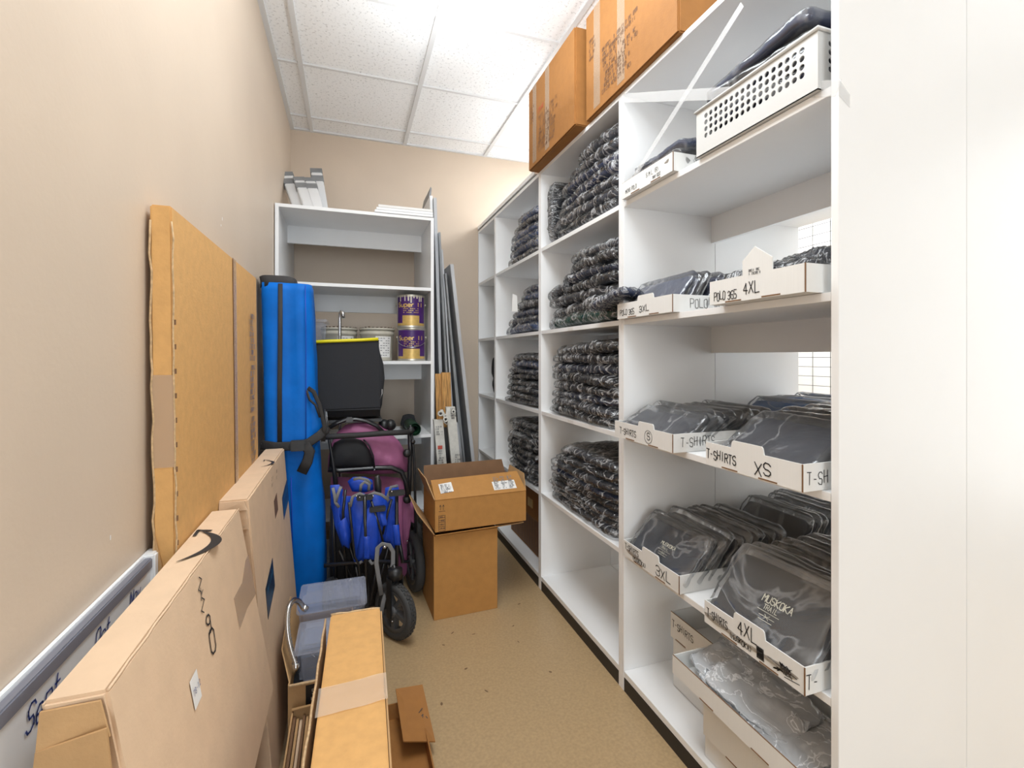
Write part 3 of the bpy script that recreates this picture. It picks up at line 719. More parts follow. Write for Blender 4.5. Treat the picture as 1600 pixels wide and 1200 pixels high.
# --- stack of trays on the bottom
def bottom_tray(x0, y0, y1, z0, h, label, side=None):
    return tray(x0, y0, y1, z0, h, .30, label, None, (), side)
bottom_tray(.95, .735, 1.085, DECK, .07, 'white tray lowest in the stack on the bottom of the nearest bay')
bottom_tray(.935, .725, 1.075, DECK+.072, .098, 'open white tray second in the stack on the bottom of the nearest bay')
t = tray(.890, .722, 1.150, DECK+.205, .052, .26, 'white tray full of crumpled clear bags topping the bottom stack', None, ())
MB().box(.96, 1.14, .75, 1.05, DECK+.085, DECK+.204, bevel=.015).build('padded_mailer', 'white_card', None, 'pale padded parcel inside the second tray of the bottom stack', 'parcel')
# brown-backed upright tab
MB().prism([W(1131, 1053, 1.155), W(1174, 1044, 1.155), W(1174, 1030, 1.155), W(1131, 1037, 1.155)], (0, .003, 0)).build('tab', 'card', t, label='brown unprinted tab')
# crumpled empty polythene bags
for i in range(5):
    me = pillow_mesh('polythene_bag', .17, .24, .02, 40+i, .022, 28, 34, 'film_white', True, p=4, flare=.04)
    o = bpy.data.objects.new('polythene_bag', me); COL.objects.link(o)
    o.location = (.915+.02*(i % 2), .87+.05*i if i < 4 else .93, DECK+.214+.006*i); o.rotation_euler = (math.radians(-4+2*i), math.radians(-8+3*(i % 3)), math.radians(-8+4*i)); 
    o['label'] = 'crumpled empty clear bag in the lowest visible tray, %s' % ['nearest', 'second nearest', 'third nearest', 'fourth nearest', 'topmost in the middle'][i]
    o['category'] = 'plastic bag'; o['group'] = 'crumpled empty bags'
# rear tray marked T-SHIRTS
tray(1.045, 1.16, 1.36, DECK+.165, .085, .26, 'white tray marked T-SHIRTS set behind the bottom stack', None, [('T-SHIRTS', 1.35, .040, .022, .0018)])
MB().box(1.05, 1.30, 1.165, 1.355, DECK+.001, DECK+.163, bevel=.003).build('white_carton', 'white_card', None, 'plain white carton supporting the rear tray marked T-SHIRTS', 'box')

# ================================================================= CARTONS ON TOP OF THE UNIT
def top_carton(name, x0, x1, y0, y1, z0, z1, label, seed, red):
    t = thing(name, label, 'box', ((x0+x1)/2, (y0+y1)/2, z0), 'brown cartons on top of the shelving')
    MB().box(x0, x1, y0, y1, z0+.001, z1, bevel=.004).build('carton_body', 'card_brown', t)
    mb = MB(); mb.box(x0-.003, x0, y0+.006, y1-.004, z0+.004, z1-.002); mb.build('overlapping_flap', 'card_brown', t)
    for yy, zb in ((y0+(y1-y0)*.50, z0+.02), (y0+(y1-y0)*.80, z0+.02)):
        MB().box(x0-.0036, x0-.0030, yy, yy+.048, zb, z1).build('packing_tape', 'tape', t)
    X = x0-.0036
    if red: write('CTN NO', (X, y1-.13, z0+.24), (0, -1, -.0), (0, 0, 1), .020, .0022, 'red_print', t, 'red_print_line', wob=.05)
    scribble(9, (X, y1-.13, z0+.205), (0, -1, 0), (0, 0, 1), .24, .013, .020, .0019, 'print', t, seed=seed)
    scribble(5, (X, y1-.03, z0+.30), (0, -1, 0), (0, 0, 1), .05, .010, .018, .0016, 'print', t, seed=seed+1)
    return t
top_carton('brown_carton', .880, 1.28, 1.752, 2.280, TOPZ, TOPZ+.405, 'brown taped carton on the shelving top, the farther of two', 5, True)
top_carton('brown_carton', .914, 1.31, 1.150, 1.722, TOPZ, TOPZ+.42, 'brown taped carton on the shelving top, the nearer of two', 8, False)

# ================================================================= BACK SHELVING UNIT
BX0, BX1, BY0, BY1, BT = -.366, .468, 2.75, 3.487, 2.002
t = thing('shelving_unit', 'lower white open shelving against the beige back wall', 'shelving', (.05, 3.1, 0))
for a, b in ((BX0, BX0+.018), (BX1-.018, BX1)):
    MB().box(a, b, BY0, BY1, 0, BT-.018, bevel=.0008).build('side_panel', 'melamine_grey', t)
MB().box(BX0, BX1, BY0, BY1, BT-.018, BT, bevel=.0008).build('top_panel', 'melamine_grey', t)
BS = [1.594, 1.170, .746, .318]
for z in BS:
    MB().box(BX0+.018, BX1-.018, BY0+.001, 3.13, z-.018, z, bevel=.0008).build('shelf', 'melamine_grey', t)
MB().box(BX0+.018, BX1-.018, BY0+.001, 3.13, .05, .07).build('bottom_shelf', 'melamine_grey', t)
for z in [BT]+BS:
    MB().box(BX0+.018, BX1-.018, 3.13, 3.148, z-.122, z-.018).build('back_rail', 'melamine_grey', t)
# white tiles stacked at its top right
for i in range(3):
    MB().box(.137+.02*(i == 2)+(.01 if i == 1 else 0), .462, 2.745+.004*i, 3.02, BT+.001+i*.0165, BT+.015+i*.0165, bevel=.0012).build('ceramic_tile', 'melamine_grey' if i < 2 else 'paper', None,
        'flat pale tile on the back shelving top, %s of stack' % ['bottom', 'middle', 'top'][i], 'tile', 'pale tiles stacked on the back shelving')
# packaged long strips leaning in the corner
for i, (pb, pt, yy, w_) in enumerate((((472, 322), (448, 274), 3.10, .066), ((486, 322), (467, 282), 3.04, .058), ((499, 322), (484, 283), 3.04, .058), ((507, 322), (494, 268), 3.20, .066))):
    b = W(*pb, yy-.12); b.z = BT+.001; p = W(*pt, yy+.12)
    d = (p-b).normalized(); sx = Vector((1, 0, 0)); sx = (sx-d*sx.dot(d)).normalized(); sy = d.cross(sx).normalized()
    tt = thing('packaged_strip', 'clear-wrapped white strip on the back shelving top, %s' % ['leftmost of four', 'second from the left', 'third from the left', 'rightmost of four'][i], 'packaged strip', b, 'wrapped strips leaning in the corner')
    mx = Matrix.Translation(b) @ Matrix((sx, sy, d)).transposed().to_4x4()
    L = (p-b).length
    MB().box(-w_/2, w_/2, -.02, .02, .02, L, mx, bevel=.004).build('wrapped_body', 'melamine', tt)
    MB().box(-w_/2-.002, w_/2+.002, -.022, .022, .02, L+.002, mx, bevel=.004).build('clear_wrapper', 'wrap', tt)
    mb = MB(); mb.box(-w_/2-.003, w_/2+.003, -.0235, .0235, L-.035, L+.003, mx); mb.box(-w_/2-.003, w_/2+.003, -.0235, .0235, L-.115, L-.065, mx)
    mb.build('grey_header', 'grey_panel', tt)

# paint cans
def can(x, y, z, r, h, label, drips):
    t = thing('paint_can', label, 'paint can', (x, y, z), 'gallon paint cans')
    mx = Matrix.Translation((x, y, z+.001))
    MB().lathe([(0, 0), (r, 0), (r+.0015, .003), (r, .006), (r, h-.01), (r+.002, h-.006), (r+.002, h-.001), (r-.006, h), (r-.010, h-.006), (0, h-.006)], mx, 40).build('can_body', 'can', t)
    c0 = math.radians(262)-TH*0  # facing the camera
    face = math.atan2(-y, -x)
    MB().lathe([(r+.0008, .012), (r+.0008, h-.014)], mx, 30, a0=face-1.15, a1=face+1.15).build('purple_label', 'purple', t)
    MB().lathe([(r+.0014, .012), (r+.0014, .070)], mx, 14, a0=face-.62, a1=face+.62).build('gold_patch', 'gold', t)
    MB().lathe([(r+.0014, .012), (r+.0014, .026)], mx, 30, a0=face-1.15, a1=face+1.15).build('gold_band', 'gold', t)
    # lettering wrapped on the can
    mb = MB(); hh = .024; xx = 0; word = 'Super II'; adv = .86
    tot = (len(word)*adv-.3)*hh
    for ch in word:
        g = glyph(ch if ch in G else ch.upper())
        for pl in g:
            for (a0_, b0_), (a1_, b1_) in zip(pl, pl[1:]):
                P = []
                for (a_, b_) in ((a0_, b0_), (a1_, b1_)):
                    s_ = (xx+a_*.62)*hh-tot/2
                    th_ = face+(s_/r); P.append((th_, h-.072+b_*hh))
                dth = (P[1][0]-P[0][0])*r; dz = P[1][1]-P[0][1]; L = math.hypot(dth, dz) or 1; nx, nz = -dz/L*.0026, dth/L*.0026
                vs = []
                for (th_, z_), sg in ((P[0], 1), (P[1], 1), (P[1], -1), (P[0], -1)):
                    tq = th_+sg*nx/r; vs.append(mb.bm.verts.new(mx @ Vector(((r+.002)*math.cos(tq), (r+.002)*math.sin(tq), z_+sg*nz))))
                mb.face(vs)
        xx += adv if ch != ' ' else .45
    for row_ in range(3):
        for k in range(9):
            if (k+row_) % 4 == 3: continue
            tq = face-.55+k*.125; vs = [mb.bm.verts.new(mx @ Vector(((r+.002)*math.cos(q), (r+.002)*math.sin(q), z_))) for q, z_ in ((tq, h-.085-row_*.011), (tq+.09, h-.085-row_*.011), (tq+.09, h-.081-row_*.011), (tq, h-.081-row_*.011))]
            mb.face(vs)
    mb.build('lettering', 'gold', t)
    side = Vector((-math.sin(face), math.cos(face), 0)); fr = Vector((math.cos(face), math.sin(face), 0)); c = Vector((x, y, z+h*.72))
    if drips:
        mb = MB(); rnd = random.Random(6)
        for k in range(9):
            tq = face-.9+k*.2+rnd.random()*.1; L = .01+.05*rnd.random()*(1.6 if k in (3, 4) else .6)
            mb.lathe([(r+.0024, h-.006-L), (r+.003, h-.006)], mx, 2, a0=tq, a1=tq+.05+.06*rnd.random())
        mb.build('paint_drips', 'splash', t)
    else: 
        pts = [c+side*(r+.004)*math.cos(a)+fr*(r*.5+.045)*math.sin(a)*.9+Vector((0, 0, -.075*math.sin(a))) for a in [math.pi*k/16 for k in range(17)]]
        pts = [Vector((p.x, p.y, p.z)) for p in pts]
        MB().tube([c+side*(r+.005)*math.cos(a)+fr*math.sqrt(max(0, 1-(math.cos(a))**2))*(r+.005)+Vector((0, 0, -.06*math.sin(a))) for a in [math.pi*k/20 for k in range(21)]], .0016, 6).build('wire_handle', 'chrome', t)
    for sg in (1, -1):
        MB().lathe([(0, 0), (.010, 0), (.008, .006), (0, .007)], Matrix.Translation(c+side*sg*(r)) @ (side*sg).to_track_quat('Z', 'Y').to_matrix().to_4x4(), 14).build('handle_ear', 'can', t)
    return t
can(.353, 2.86, 1.170, .081, .192, 'purple and gold paint can on the back shelving, lower of two', False)
can(.350, 2.862, 1.363, .081, .192, 'purple and gold paint can with cream drips, stacked on the other can', True)
def bucket(x, y, z, r, h, label):
    t = thing('plastic_bucket', label, 'bucket', (x, y, z), 'cream plastic buckets'); mx = Matrix.Translation((x, y, z+.001))
    MB().lathe([(0, 0), (r*.84, 0), (r*.86, .004), (r*.96, h*.78), (r*1.0, h*.79), (r*1.0, h*.86), (r*.97, h*.87), (r*.97, h*.93), (r*.95, h*.93)], mx, 36).build('tub', 'bucket', t)
    MB().lathe([(0, h*.985), (r*.90, h*.985), (r*.93, h), (r*1.02, h*.99), (r*1.03, h*.93), (r*.98, h*.93)], mx, 36).build('lid', 'bucket', t)
    mb = MB(); rnd = random.Random(int(x*100)+9)
    for k in range(26):
        a = k*2*math.pi/26; mb.lathe([(r*(.90+.06*rnd.random()), h*.99+.001), (r*1.0, h+.002+.004*rnd.random())], mx, 2, a0=a, a1=a+.14)
    mb.build('dried_residue', 'print', t)
    face = math.atan2(-y, -x)
    MB().lathe([(r*.875, .02), (r*.955, h*.74)], mx, 12, a0=face-.1, a1=face+.95).build('paper_label', 'paper', t)
    mb = MB()
    for k in range(8):
        z_ = .03+k*.014
        for m_ in range(5):
            a = face+.02+m_*.17
            if (k*3+m_) % 4: mb.lathe([(r*.882+(z_/(h*.74))*r*.078, z_), (r*.882+(z_/(h*.74))*r*.078, z_+.004)], mx, 2, a0=a, a1=a+.12)
    mb.build('label_print', 'grey_print', t)
bucket(.160, 2.93, 1.170, .100, .192, 'cream plastic bucket with printed label beside the paint cans')
bucket(-.052, 2.96, 1.170, .100, .192, 'cream plastic bucket behind the black bag, left of the labelled one')
t = thing('storage_box', 'clear plastic storage box on the back shelving beside the buckets', 'storage box', (-.24, 2.93, 1.17))
mb = MB()
def taper(mb, x0, x1, y0, y1, z0, z1, k):
    b = bmesh.new(); bmesh.ops.create_cube(b, size=1)
    for v in b.verts:
        s = 1-k if v.co.z < 0 else 1
        v.co = Vector(((x0+x1)/2+v.co.x*(x1-x0)*s, (y0+y1)/2+v.co.y*(y1-y0)*s, z0+(v.co.z+.5)*(z1-z0)))
    bmesh.ops.bevel(b, geom=list(b.edges), offset=.012, segments=3, affect='EDGES'); mb.merge(b)
taper(mb, -.330, -.118, 2.80, 3.08, 1.171, 1.385, .10); mb.build('box_body', 'clear_plastic', t)
MB().box(-.338, -.110, 2.79, 3.09, 1.385, 1.400, bevel=.005).build('lid', 'clear_plastic', t)
# chrome tube with hooked end, standing on floor behind the bag
t = MB().tube([(-.045, 2.70, 0.002), (-.045, 2.70, .7), (-.045, 2.70, 1.400), (-.043, 2.696, 1.425), (-.038, 2.69, 1.436), (-.030, 2.685, 1.432), (-.026, 2.68, 1.40)], .0085, 12).build('chrome_tube', 'chrome', None, 'chrome tube with a bent top standing behind the black bag', 'tube')
# green roll
t = thing('green_roll', 'rolled dark green sheet on the fourth back shelf', 'roll', (.35, 2.9, .748))
mx = Matrix.Translation((.352, 2.70, .7835)) @ Matrix.Rotation(math.radians(-90), 4, 'X') @ Matrix.Rotation(math.radians(0), 4, 'Y')
MB().lathe([(.034, 0), (.036, .01), (.035, .40), (.031, .40), (.030, .01), (.034, 0)], mx, 24).build('outer_sheet', 'green', t)
MB().lathe([(.0225, .002), (.0245, .008), (.0245, .39), (.019, .39), (.019, .008), (.0225, .002)], mx, 24).build('inner_core', 'green', t)
MB().puff([Vector((.352, 3.0, .778))+Vector((.05*math.cos(a), 0, .03*math.sin(a)+.03*(math.sin(a) > .5))) for a in [k*math.pi/8 for k in range(16)]], .09, back=1, wr=.02, seed=2).build('crumpled_cloth', 'black_cloth', None, 'dark rumpled cloth on the fourth back shelf behind the green roll', 'cloth')

# ================================================================= LEANING PANELS, PLANKS, LADDER
def lean(xb, xt, zt_, y0, y1, th, m, label, name='leaning_panel'):
    return MB().prism([(xb, y0, .001), (xb+th, y0, .001), (xt+th, y0, zt_), (xt, y0, zt_)], (0, y1-y0, 0)).build(name, m, None, label, 'panel', 'sheets leaning beside the back shelving')
lean(.500, .474, 2.190, 2.93, 3.45, .016, 'melamine_grey', 'tall pale panel leaning beside the back shelving, nearest to its side')
lean(.560, .492, 2.170, 2.90, 3.44, .018, 'silver', 'tall silver-edged panel leaning beside the back shelving, second in the row')
lean(.615, .515, 1.95, 2.86, 3.40, .012, 'grey_panel', 'grey panel leaning beside the back shelving, third in the row')
lean(.655, .535, 1.85, 2.88, 3.42, .010, 'silver', 'silver panel leaning beside the back shelving, fourth in the row')
lean(.700, .550, 1.70, 2.84, 3.38, .010, 'grey_panel', 'grey panel leaning beside the back shelving, fifth in the row')
lean(.730, .563, 1.60, 2.87, 3.40, .010, 'grey_panel', 'dark grey panel leaning beside the back shelving, sixth in the row')
lean(.775, .580, 1.755, 2.83, 3.36, .020, 'silver', 'white-edged silver panel leaning beside the back shelving, outermost of the row')
MB().prism([(.476, 3.0, 2.193), (.490, 3.0, 2.193), (.497, 3.0, 2.26), (.490, 3.0, 2.27)], (0, .30, 0)).build('panel_offcut', 'grey_panel', None, 'dark triangular offcut sticking up behind the back shelving corner', 'offcut')
for i, (pa, pb_, yy) in enumerate((((680, 584), (690, 650), 2.79), ((690, 582), (704, 650), 2.77))):
    a = W(pa[0], pa[1], yy); c = W(pb_[0], pb_[1], yy); wd = (c.x-a.x)
    MB().prism([(a.x+.03, yy, .002), (a.x+wd+.03, yy, .002), (a.x+wd, yy, a.z), (a.x, yy, a.z)], (0, .022, 0)).build('wood_plank', 'wood', None,
        'orange-stained wooden plank behind the folded ladder, %s' % ['darker left one' if i == 0 else 'lighter right one'][0], 'plank', 'wooden planks')
t = thing('folding_ladder', 'folded multi-joint ladder with white labelled plates beside the back shelving', 'ladder', (.56, 2.68, 0))
def rail(pxa, pya, pxb, pyb, wpx, yy, name, m, dz=.03):
    a = W(pxa, pya, yy); b = W(pxb, pyb, yy); d = (b-a).normalized(); e = a+d*((a.z-.004)/(-d.z)) ; s = Vector((wpx/F*2.75/2, 0, 0))
    return MB().prism([a-s, a+s, e+s, e-s], (0, dz, 0)).build(name, m, t)
r1 = rail(685, 656, 692, 740, 14, 2.66, 'rail', 'ladder'); r2 = rail(704, 636, 714, 740, 14, 2.66, 'rail', 'ladder')
rail(697, 668, 701, 740, 9, 2.70, 'inner_rail', 'tube'); rail(712, 660, 722, 740, 6, 2.70, 'inner_rail', 'alu')
for (px, py, r) in ((688, 646, .016), (696, 655, .015), (708, 643, .012)):
    c = W(px, py, 2.645); h_ = MB().lathe([(r*.5, 0), (r, 0), (r, .012), (r*.5, .012), (r*.5, 0)], Matrix.Translation(c) @ Matrix.Rotation(math.radians(90), 4, 'X'), 20).build('hinge', 'ladder', t)
    MB().lathe([(0, .004), (r*.45, .004), (r*.3, .014), (0, .014)], Matrix.Translation(c) @ Matrix.Rotation(math.radians(90), 4, 'X'), 12).build('pivot_bolt', 'tube', h_)
mb = MB(); mb.prism([W(688, 640, 2.655), W(692, 640, 2.655), W(702, 660, 2.655), W(698, 664, 2.655)], (0, .008, 0)); mb.prism([W(698, 640, 2.655), W(703, 642, 2.655), W(698, 664, 2.655), W(693, 660, 2.655)], (0, .008, 0))
mb.build('hinge_plate', 'ladder', t)
for px, py, rows, sd in ((681, 668, 2, 1), (682, 676, 2, 2), (685, 706, 8, 3), (704, 640, 5, 4), (711, 712, 7, 5)):
    scribble(rows, W(px, py, 2.657), (1, 0, 0), (0, 0, 1), .034, .007, .013, .0016, 'grey_print', t, seed=sd)
p0 = W(684, 702, 2.657); sticker(p0, (1, 0, 0), (0, 0, 1), .026, .020, 'tag_red', t, 'red_warning_label')

# ================================================================= CARTONS BY THE AISLE
def obox(mb, x0, x1, y0, y1, z0, z1, th=.004):
    "open-topped carton walls"
    mb.box(x0, x1, y0, y1, z0, z0+th); mb.box(x0, x1, y0, y0+th, z0+th, z1); mb.box(x0, x1, y1-th, y1, z0+th, z1)
    mb.box(x0, x0+th, y0+th, y1-th, z0+th, z1); mb.box(x1-th, x1, y0+th, y1-th, z0+th, z1)
LM = rot_about((.5, 2.14, 0), 'Z', 2.0)
t = thing('open_carton', 'brown open carton on the floor under the smaller labelled carton', 'box', (.51, 2.27, 0))
mb = MB(); obox(mb, .364, .668, 2.145, 2.42, .001, .381); mb.bm.verts.ensure_lookup_table()
for v in mb.bm.verts: v.co = LM @ v.co
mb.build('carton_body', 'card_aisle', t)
MB().prism([(.368, 2.15, .381), (.368, 2.41, .381), (.285, 2.42, .50), (.285, 2.13, .50)], (.004, 0, .003)).build('side_flap', 'card', t)
MB().prism([(.366, 2.150, .379), (.668, 2.160, .379), (.668, 2.128, .396), (.366, 2.115, .392)], (0, 0, .004)).build('front_flap', 'card_aisle', t)
MB().prism([(.672, 2.17, .378), (.672, 2.42, .378), (.82, 2.42, .372), (.82, 2.20, .372)], (0, 0, .004)).build('side_flap', 'card', t)
t = thing('open_carton', 'brown open carton with two white labels stacked on the taller carton', 'box', (.59, 2.27, .385))
UB = rot_about((.366, 2.135, 0), 'Z', 2.0)
mb = MB(); obox(mb, .368, .812, 2.132, 2.41, .402, .545)
for v in mb.bm.verts: v.co = UB @ v.co
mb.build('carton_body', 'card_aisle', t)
a, b = UB @ Vector((.368, 2.132, .545)), UB @ Vector((.812, 2.132, .545)); d2 = Vector((0, .085, .070))
MB().panel(a, b, b+d2+Vector((-.018, 0, .006)), a+d2+Vector((-.006, 0, 0)), .004).build('front_flap', 'card_aisle', t)
nn = (b-a).cross(d2).normalized(); ub = (b-a).normalized(); vb = d2.normalized()
off = -nn*.0055 if nn.y > 0 else nn*.0055
fl = [o for o in COL.objects if o.name.startswith('front_flap')][-1]
def on_flap(u_, v_): return a+ub*u_+vb*v_+Vector((0, -.0006, .0006))
l1 = sticker(on_flap(.030, .030), ub+vb*.10, vb-ub*.1, .062, .052, 'paper', fl, 'address_label', lift=.0052)
l2 = sticker(on_flap(.285, .018), ub, vb-ub*.05, .115, .078, 'paper', fl, 'address_label', lift=.0052)
scribble(6, on_flap(.033, .072), ub, vb, .052, .0045, .008, .0013, 'grey_print', l1, seed=3)
for k in range(3): scribble(8, on_flap(.292+.036*k, .086), ub, vb, .028, .005, .009, .0015, 'grey_print', l2, seed=4+k)
for o in COL.objects:
    if o.parent in (l1, l2):
        for v in o.data.vertices: v.co += Vector((0, -.0038, .0046))
MB().panel(UB @ Vector((.368, 2.41, .545)), UB @ Vector((.812, 2.41, .545)), UB @ Vector((.80, 2.45, .635)), UB @ Vector((.375, 2.45, .635)), .004).build('rear_flap', 'card_dark', t)
MB().panel(UB @ Vector((.366, 2.14, .545)), UB @ Vector((.366, 2.40, .545)), UB @ Vector((.338, 2.42, .63)), UB @ Vector((.338, 2.20, .63)), .004).build('end_flap', 'card', t)
MB().panel(UB @ Vector((.812, 2.14, .545)), UB @ Vector((.812, 2.40, .545)), UB @ Vector((.835, 2.42, .61)), UB @ Vector((.835, 2.22, .61)), .004).build('end_flap', 'card', t)
# printed marks on the front: two arrows and bars
fw = UB @ Vector((.388, 2.132, .500)); ux = (UB.to_3x3() @ Vector((1, 0, 0)))
mb = MB(); ink_lines(mb, [[(.004, 0), (.004, .022)], [(0, .015), (.004, .023), (.008, .015)], [(.018, 0), (.018, .022)], [(.014, .015), (.018, .023), (.022, .015)], [(-.003, -.006), (.026, -.006)]], fw, ux, (0, 0, 1), .0016)
ink_lines(mb, [[(-.003, -.025-.010*k), (.026, -.025-.010*k)] for k in range(8)]+[[(-.003, -.025), (-.003, -.095)], [(.026, -.025), (.026, -.095)]], fw, ux, (0, 0, 1), .0016)
mb.build('shipping_marks', 'ink', t)
scribble(4, fw+ux*.002+Vector((0, 0, -.035)), ux, (0, 0, 1), .022, .006, .017, .0014, 'print', t, seed=2)
# bubble wrap and contents inside
MB().puff([(.40, 2.28, .50), (.50, 2.28, .545), (.62, 2.28, .555), (.74, 2.28, .56), (.79, 2.28, .52), (.79, 2.28, .42), (.40, 2.28, .415)], .09, back=1, wr=.012, seed=8).build('wrapped_parcel', 'grey_panel', None, 'grey plastic-wrapped goods inside the labelled open carton', 'parcel')

# ================================================================= LEFT WALL: CARTONS AND WHITEBOARD
t = thing('flat_carton', 'tallest flat brown carton leaning on the left beige wall with clear vertical tape', 'box', (-.345, 1.53, 0))
def skew(x, z): return x-.016*(z/1.49)
def slab(x0, x1, y0, y1, z0, z1, lean_, bev=.003):
    mb = MB(); mb.box(x0, x1, y0, y1, z0, z1, bevel=bev)
    for v in mb.bm.verts: v.co.x -= lean_*(v.co.z-z0)/(z1-z0)
    return mb
slab(-.348, -.312, 1.09, 1.985, .001, 1.490, .015).build('carton_body', 'card_orange', t)
mb = MB(); mb.box(-.3105, -.3095, 1.605, 1.640, .05, 1.488)
for v in mb.bm.verts: v.co.x -= .015*(v.co.z/1.49)
mb.build('clear_tape', 'tape', t)
mb = MB(); mb.box(-.3107, -.3100, 1.598, 1.605, .05, 1.489)
for v in mb.bm.verts: v.co.x -= .015*(v.co.z/1.49)
mb.build('centre_seam', 'card_dark', t)
# crushed pale corner edge with perforation
mb = MB(); rnd = random.Random(12); P = []
for k in range(46):
    z = .01+k*.0322; x = -.312-.015*(z/1.49)+.0015+rnd.uniform(-.0015, .002)
    P.append(Vector((x, 1.0895+rnd.uniform(-.001, .001), z)))
mb.tube(P, .0017, 6); mb.build('worn_edge', 'card_edge', t)
mb = MB(); P = []
for k in range(46):
    z = .01+k*.0322; x = -.347-.015*(z/1.49)+rnd.uniform(-.002, .002); P.append(Vector((x, 1.0895+rnd.uniform(-.002, .001), z)))
mb.tube(P, .002, 6); mb.build('worn_edge', 'card_edge', t)
mb = MB()
for k in range(22):
    z = .25+k*.048; x = -.309-.015*(z/1.49); mb.box(x-.002, x+.0014, 1.0905, 1.0935, z, z+.010)
mb.build('perforation', 'card_dark', t)
MB().box(-.358, -.322, 1.0885, 1.0893, .98, 1.16).build('tape_patch', 'tape', t)
# torn flap
MB().prism([(-.350, 1.088, .42), (-.325, 1.080, .48), (-.322, 1.078, .60), (-.342, 1.082, .80), (-.355, 1.088, .86)], (0, .003, 0)).build('torn_flap', 'card', t)
# purple printed panel on large face at the far end
X = lambda z: -.3095-.015*(z/1.49)
for k in range(3):
    scribble(8, (X(1.33-.18*k), 1.835, 1.33-.18*k), (0, 1, 0), (0, 0, 1), .10, .014, .021, .0026, 'alu_dark', t, seed=20+k)
mb = MB()

# whiteboard on the floor against the wall
t = thing('whiteboard', 'aluminium-framed whiteboard with months in blue marker standing against the left wall', 'whiteboard', (-.36, .6, 0))
slab(-.368, -.354, .10, 1.095, .03, .80, 0, .001).build('board_panel', 'board', t)
mb = MB(); mb.box(-.3695, -.364, .09, 1.10, .800, .821, bevel=.001); mb.build('frame_rail', 'melamine_grey', t)
MB().box(-.364, -.351, .09, 1.10, .796, .816, bevel=.002).build('frame_rail', 'alu_dark', t)
mb = MB(); mb.box(-.3695, -.350, 1.083, 1.10, .012, .772, bevel=.002); mb.box(-.3695, -.344, .10, 1.10, .001, .03); mb.build('frame_rail', 'alu', t)
MB().box(-.3697, -.347, 1.068, 1.104, .765, .822, bevel=.003).build('corner_cap', 'melamine_grey', t)
def wb(txt, y, z, h, m, sl=.25):
    write(txt, (-.3536, y, z), (0, 1, 0), (0, 0, 1), h, .0028, m, t, wob=.08, slant=sl)
wb('Sept', .700, .758, .030, 'blue_ink'); wb('Oct', .858, .762, .028, 'blue_ink'); wb('Nov', .975, .766, .025, 'blue_ink')
wb('cal', .745, .722, .026, 'blue_ink'); wb('Pool', .87, .728, .024, 'blue_ink')
mb = MB()
ink_lines(mb, [[(0, 0), (.0, .75)]], (-.3537, .82, .02), (0, 1, 0), (0, 0, 1), .0022); ink_lines(mb, [[(0, 0), (.0, .75)]], (-.3537, .943, .02), (0, 1, 0), (0, 0, 1), .0022)
mb.build('column_lines', 'green_ink', t)

def leaning_carton(x0, x1, y0, y1, z0, z1, ln, label, m='card_pale'):
    t = thing('flat_carton', label, 'box', ((x0+x1)/2, (y0+y1)/2, z0))
    b = slab(x0, x1, y0, y1, z0+.001, z1, ln, .004).build('carton_body', m, t)
    return t
def swoosh(parent, c, u, v, L, sw, m='ink', dens=1):
    "curved smile arrow"
    c, u, v = Vector(c), Vector(u), Vector(v); mb = MB(); n = u.cross(v).normalized()*.0008
    N = 20; top = []; bot = []
    for k in range(N+1):
        s = k/N; x = (s-.5)*L; y = -.30*L*(1-(2*s-1)**2)*.9; wdt = sw*math.sin(math.pi*min(1, s*.92+.03))**.8
        top.append(mb.bm.verts.new(c+u*x+v*(y+wdt*.5)+n)); bot.append(mb.bm.verts.new(c+u*x+v*(y-wdt*.5)+n))
    for k in range(N): mb.face([bot[k], bot[k+1], top[k+1], top[k]])
    ink_lines(mb, [[(.36, .05), (.56, .06), (.50, -.10)]], c, u*L, v*L, sw*.35)
    return mb.build('curved_arrow_mark', m, parent)
# A : nearest leaning carton (stands on a hidden low carton)
tA = leaning_carton(-.241, -.180, .655, 1.335, .352, .818, .078, 'nearest flat pale carton leaning left, with large printed marks and white sticker')
MB().box(-.335, -.195, .60, 1.14, .001, .350, bevel=.003).build('support_carton', 'card_pale', None, 'low carton hidden beneath the nearest leaning flat carton', 'box')
def fA(y, z): # point on its aisle face
    return Vector((-.180-.078*(z-.352)/.466+.0006, y, z))
vv = (fA(1, .8)-fA(1, .4)).normalized(); uu = Vector((0, 1, 0))
def gl(ch, y, z, h, sw, rot=-90, m='ink', wd=.62):
    a = math.radians(rot); cu = uu*math.cos(a)+vv*math.sin(a); cv = -uu*math.sin(a)+vv*math.cos(a)
    mb = MB(); ink_lines(mb, [[(p*wd*h, q*h) for p, q in pl] for pl in glyph(ch)], fA(y, z), cu, cv, sw); return mb.build('printed_mark', m, tA)
for ch, y, z, h, r_ in (('Z', .972, .783, .022, -38), ('Y', .970, .766, .020, -38), ('Z', .966, .748, .022, -38)): gl(ch, y, z, h, .0022, r_)
gl('9', .974, .700, .030, .0034, -12, wd=.72); gl('0', .974, .662, .040, .0036, -8, wd=.68)
s_ = sticker(fA(.862, .642), uu+vv*.0, vv, .034, .046, 'paper', tA, 'white_sticker', lift=.001)
write('78-12', fA(.865, .662)+Vector((.0022, 0, 0)), uu, vv, .009, .0011, 'blue_ink', s_, adv=.75)
MB().prism([fA(1.158, .676), fA(1.239, .673), fA(1.30, .70), fA(1.334, .70), fA(1.334, .60), fA(1.2405, .612), fA(1.155, .6076)], Vector((.0005, 0, 0))).build('brown_tape', 'tape', tA)
swoosh(tA, (-.298, 1.10, .8195), (0, 1, 0), (-1, 0, 0), .16, .020, 'ink')
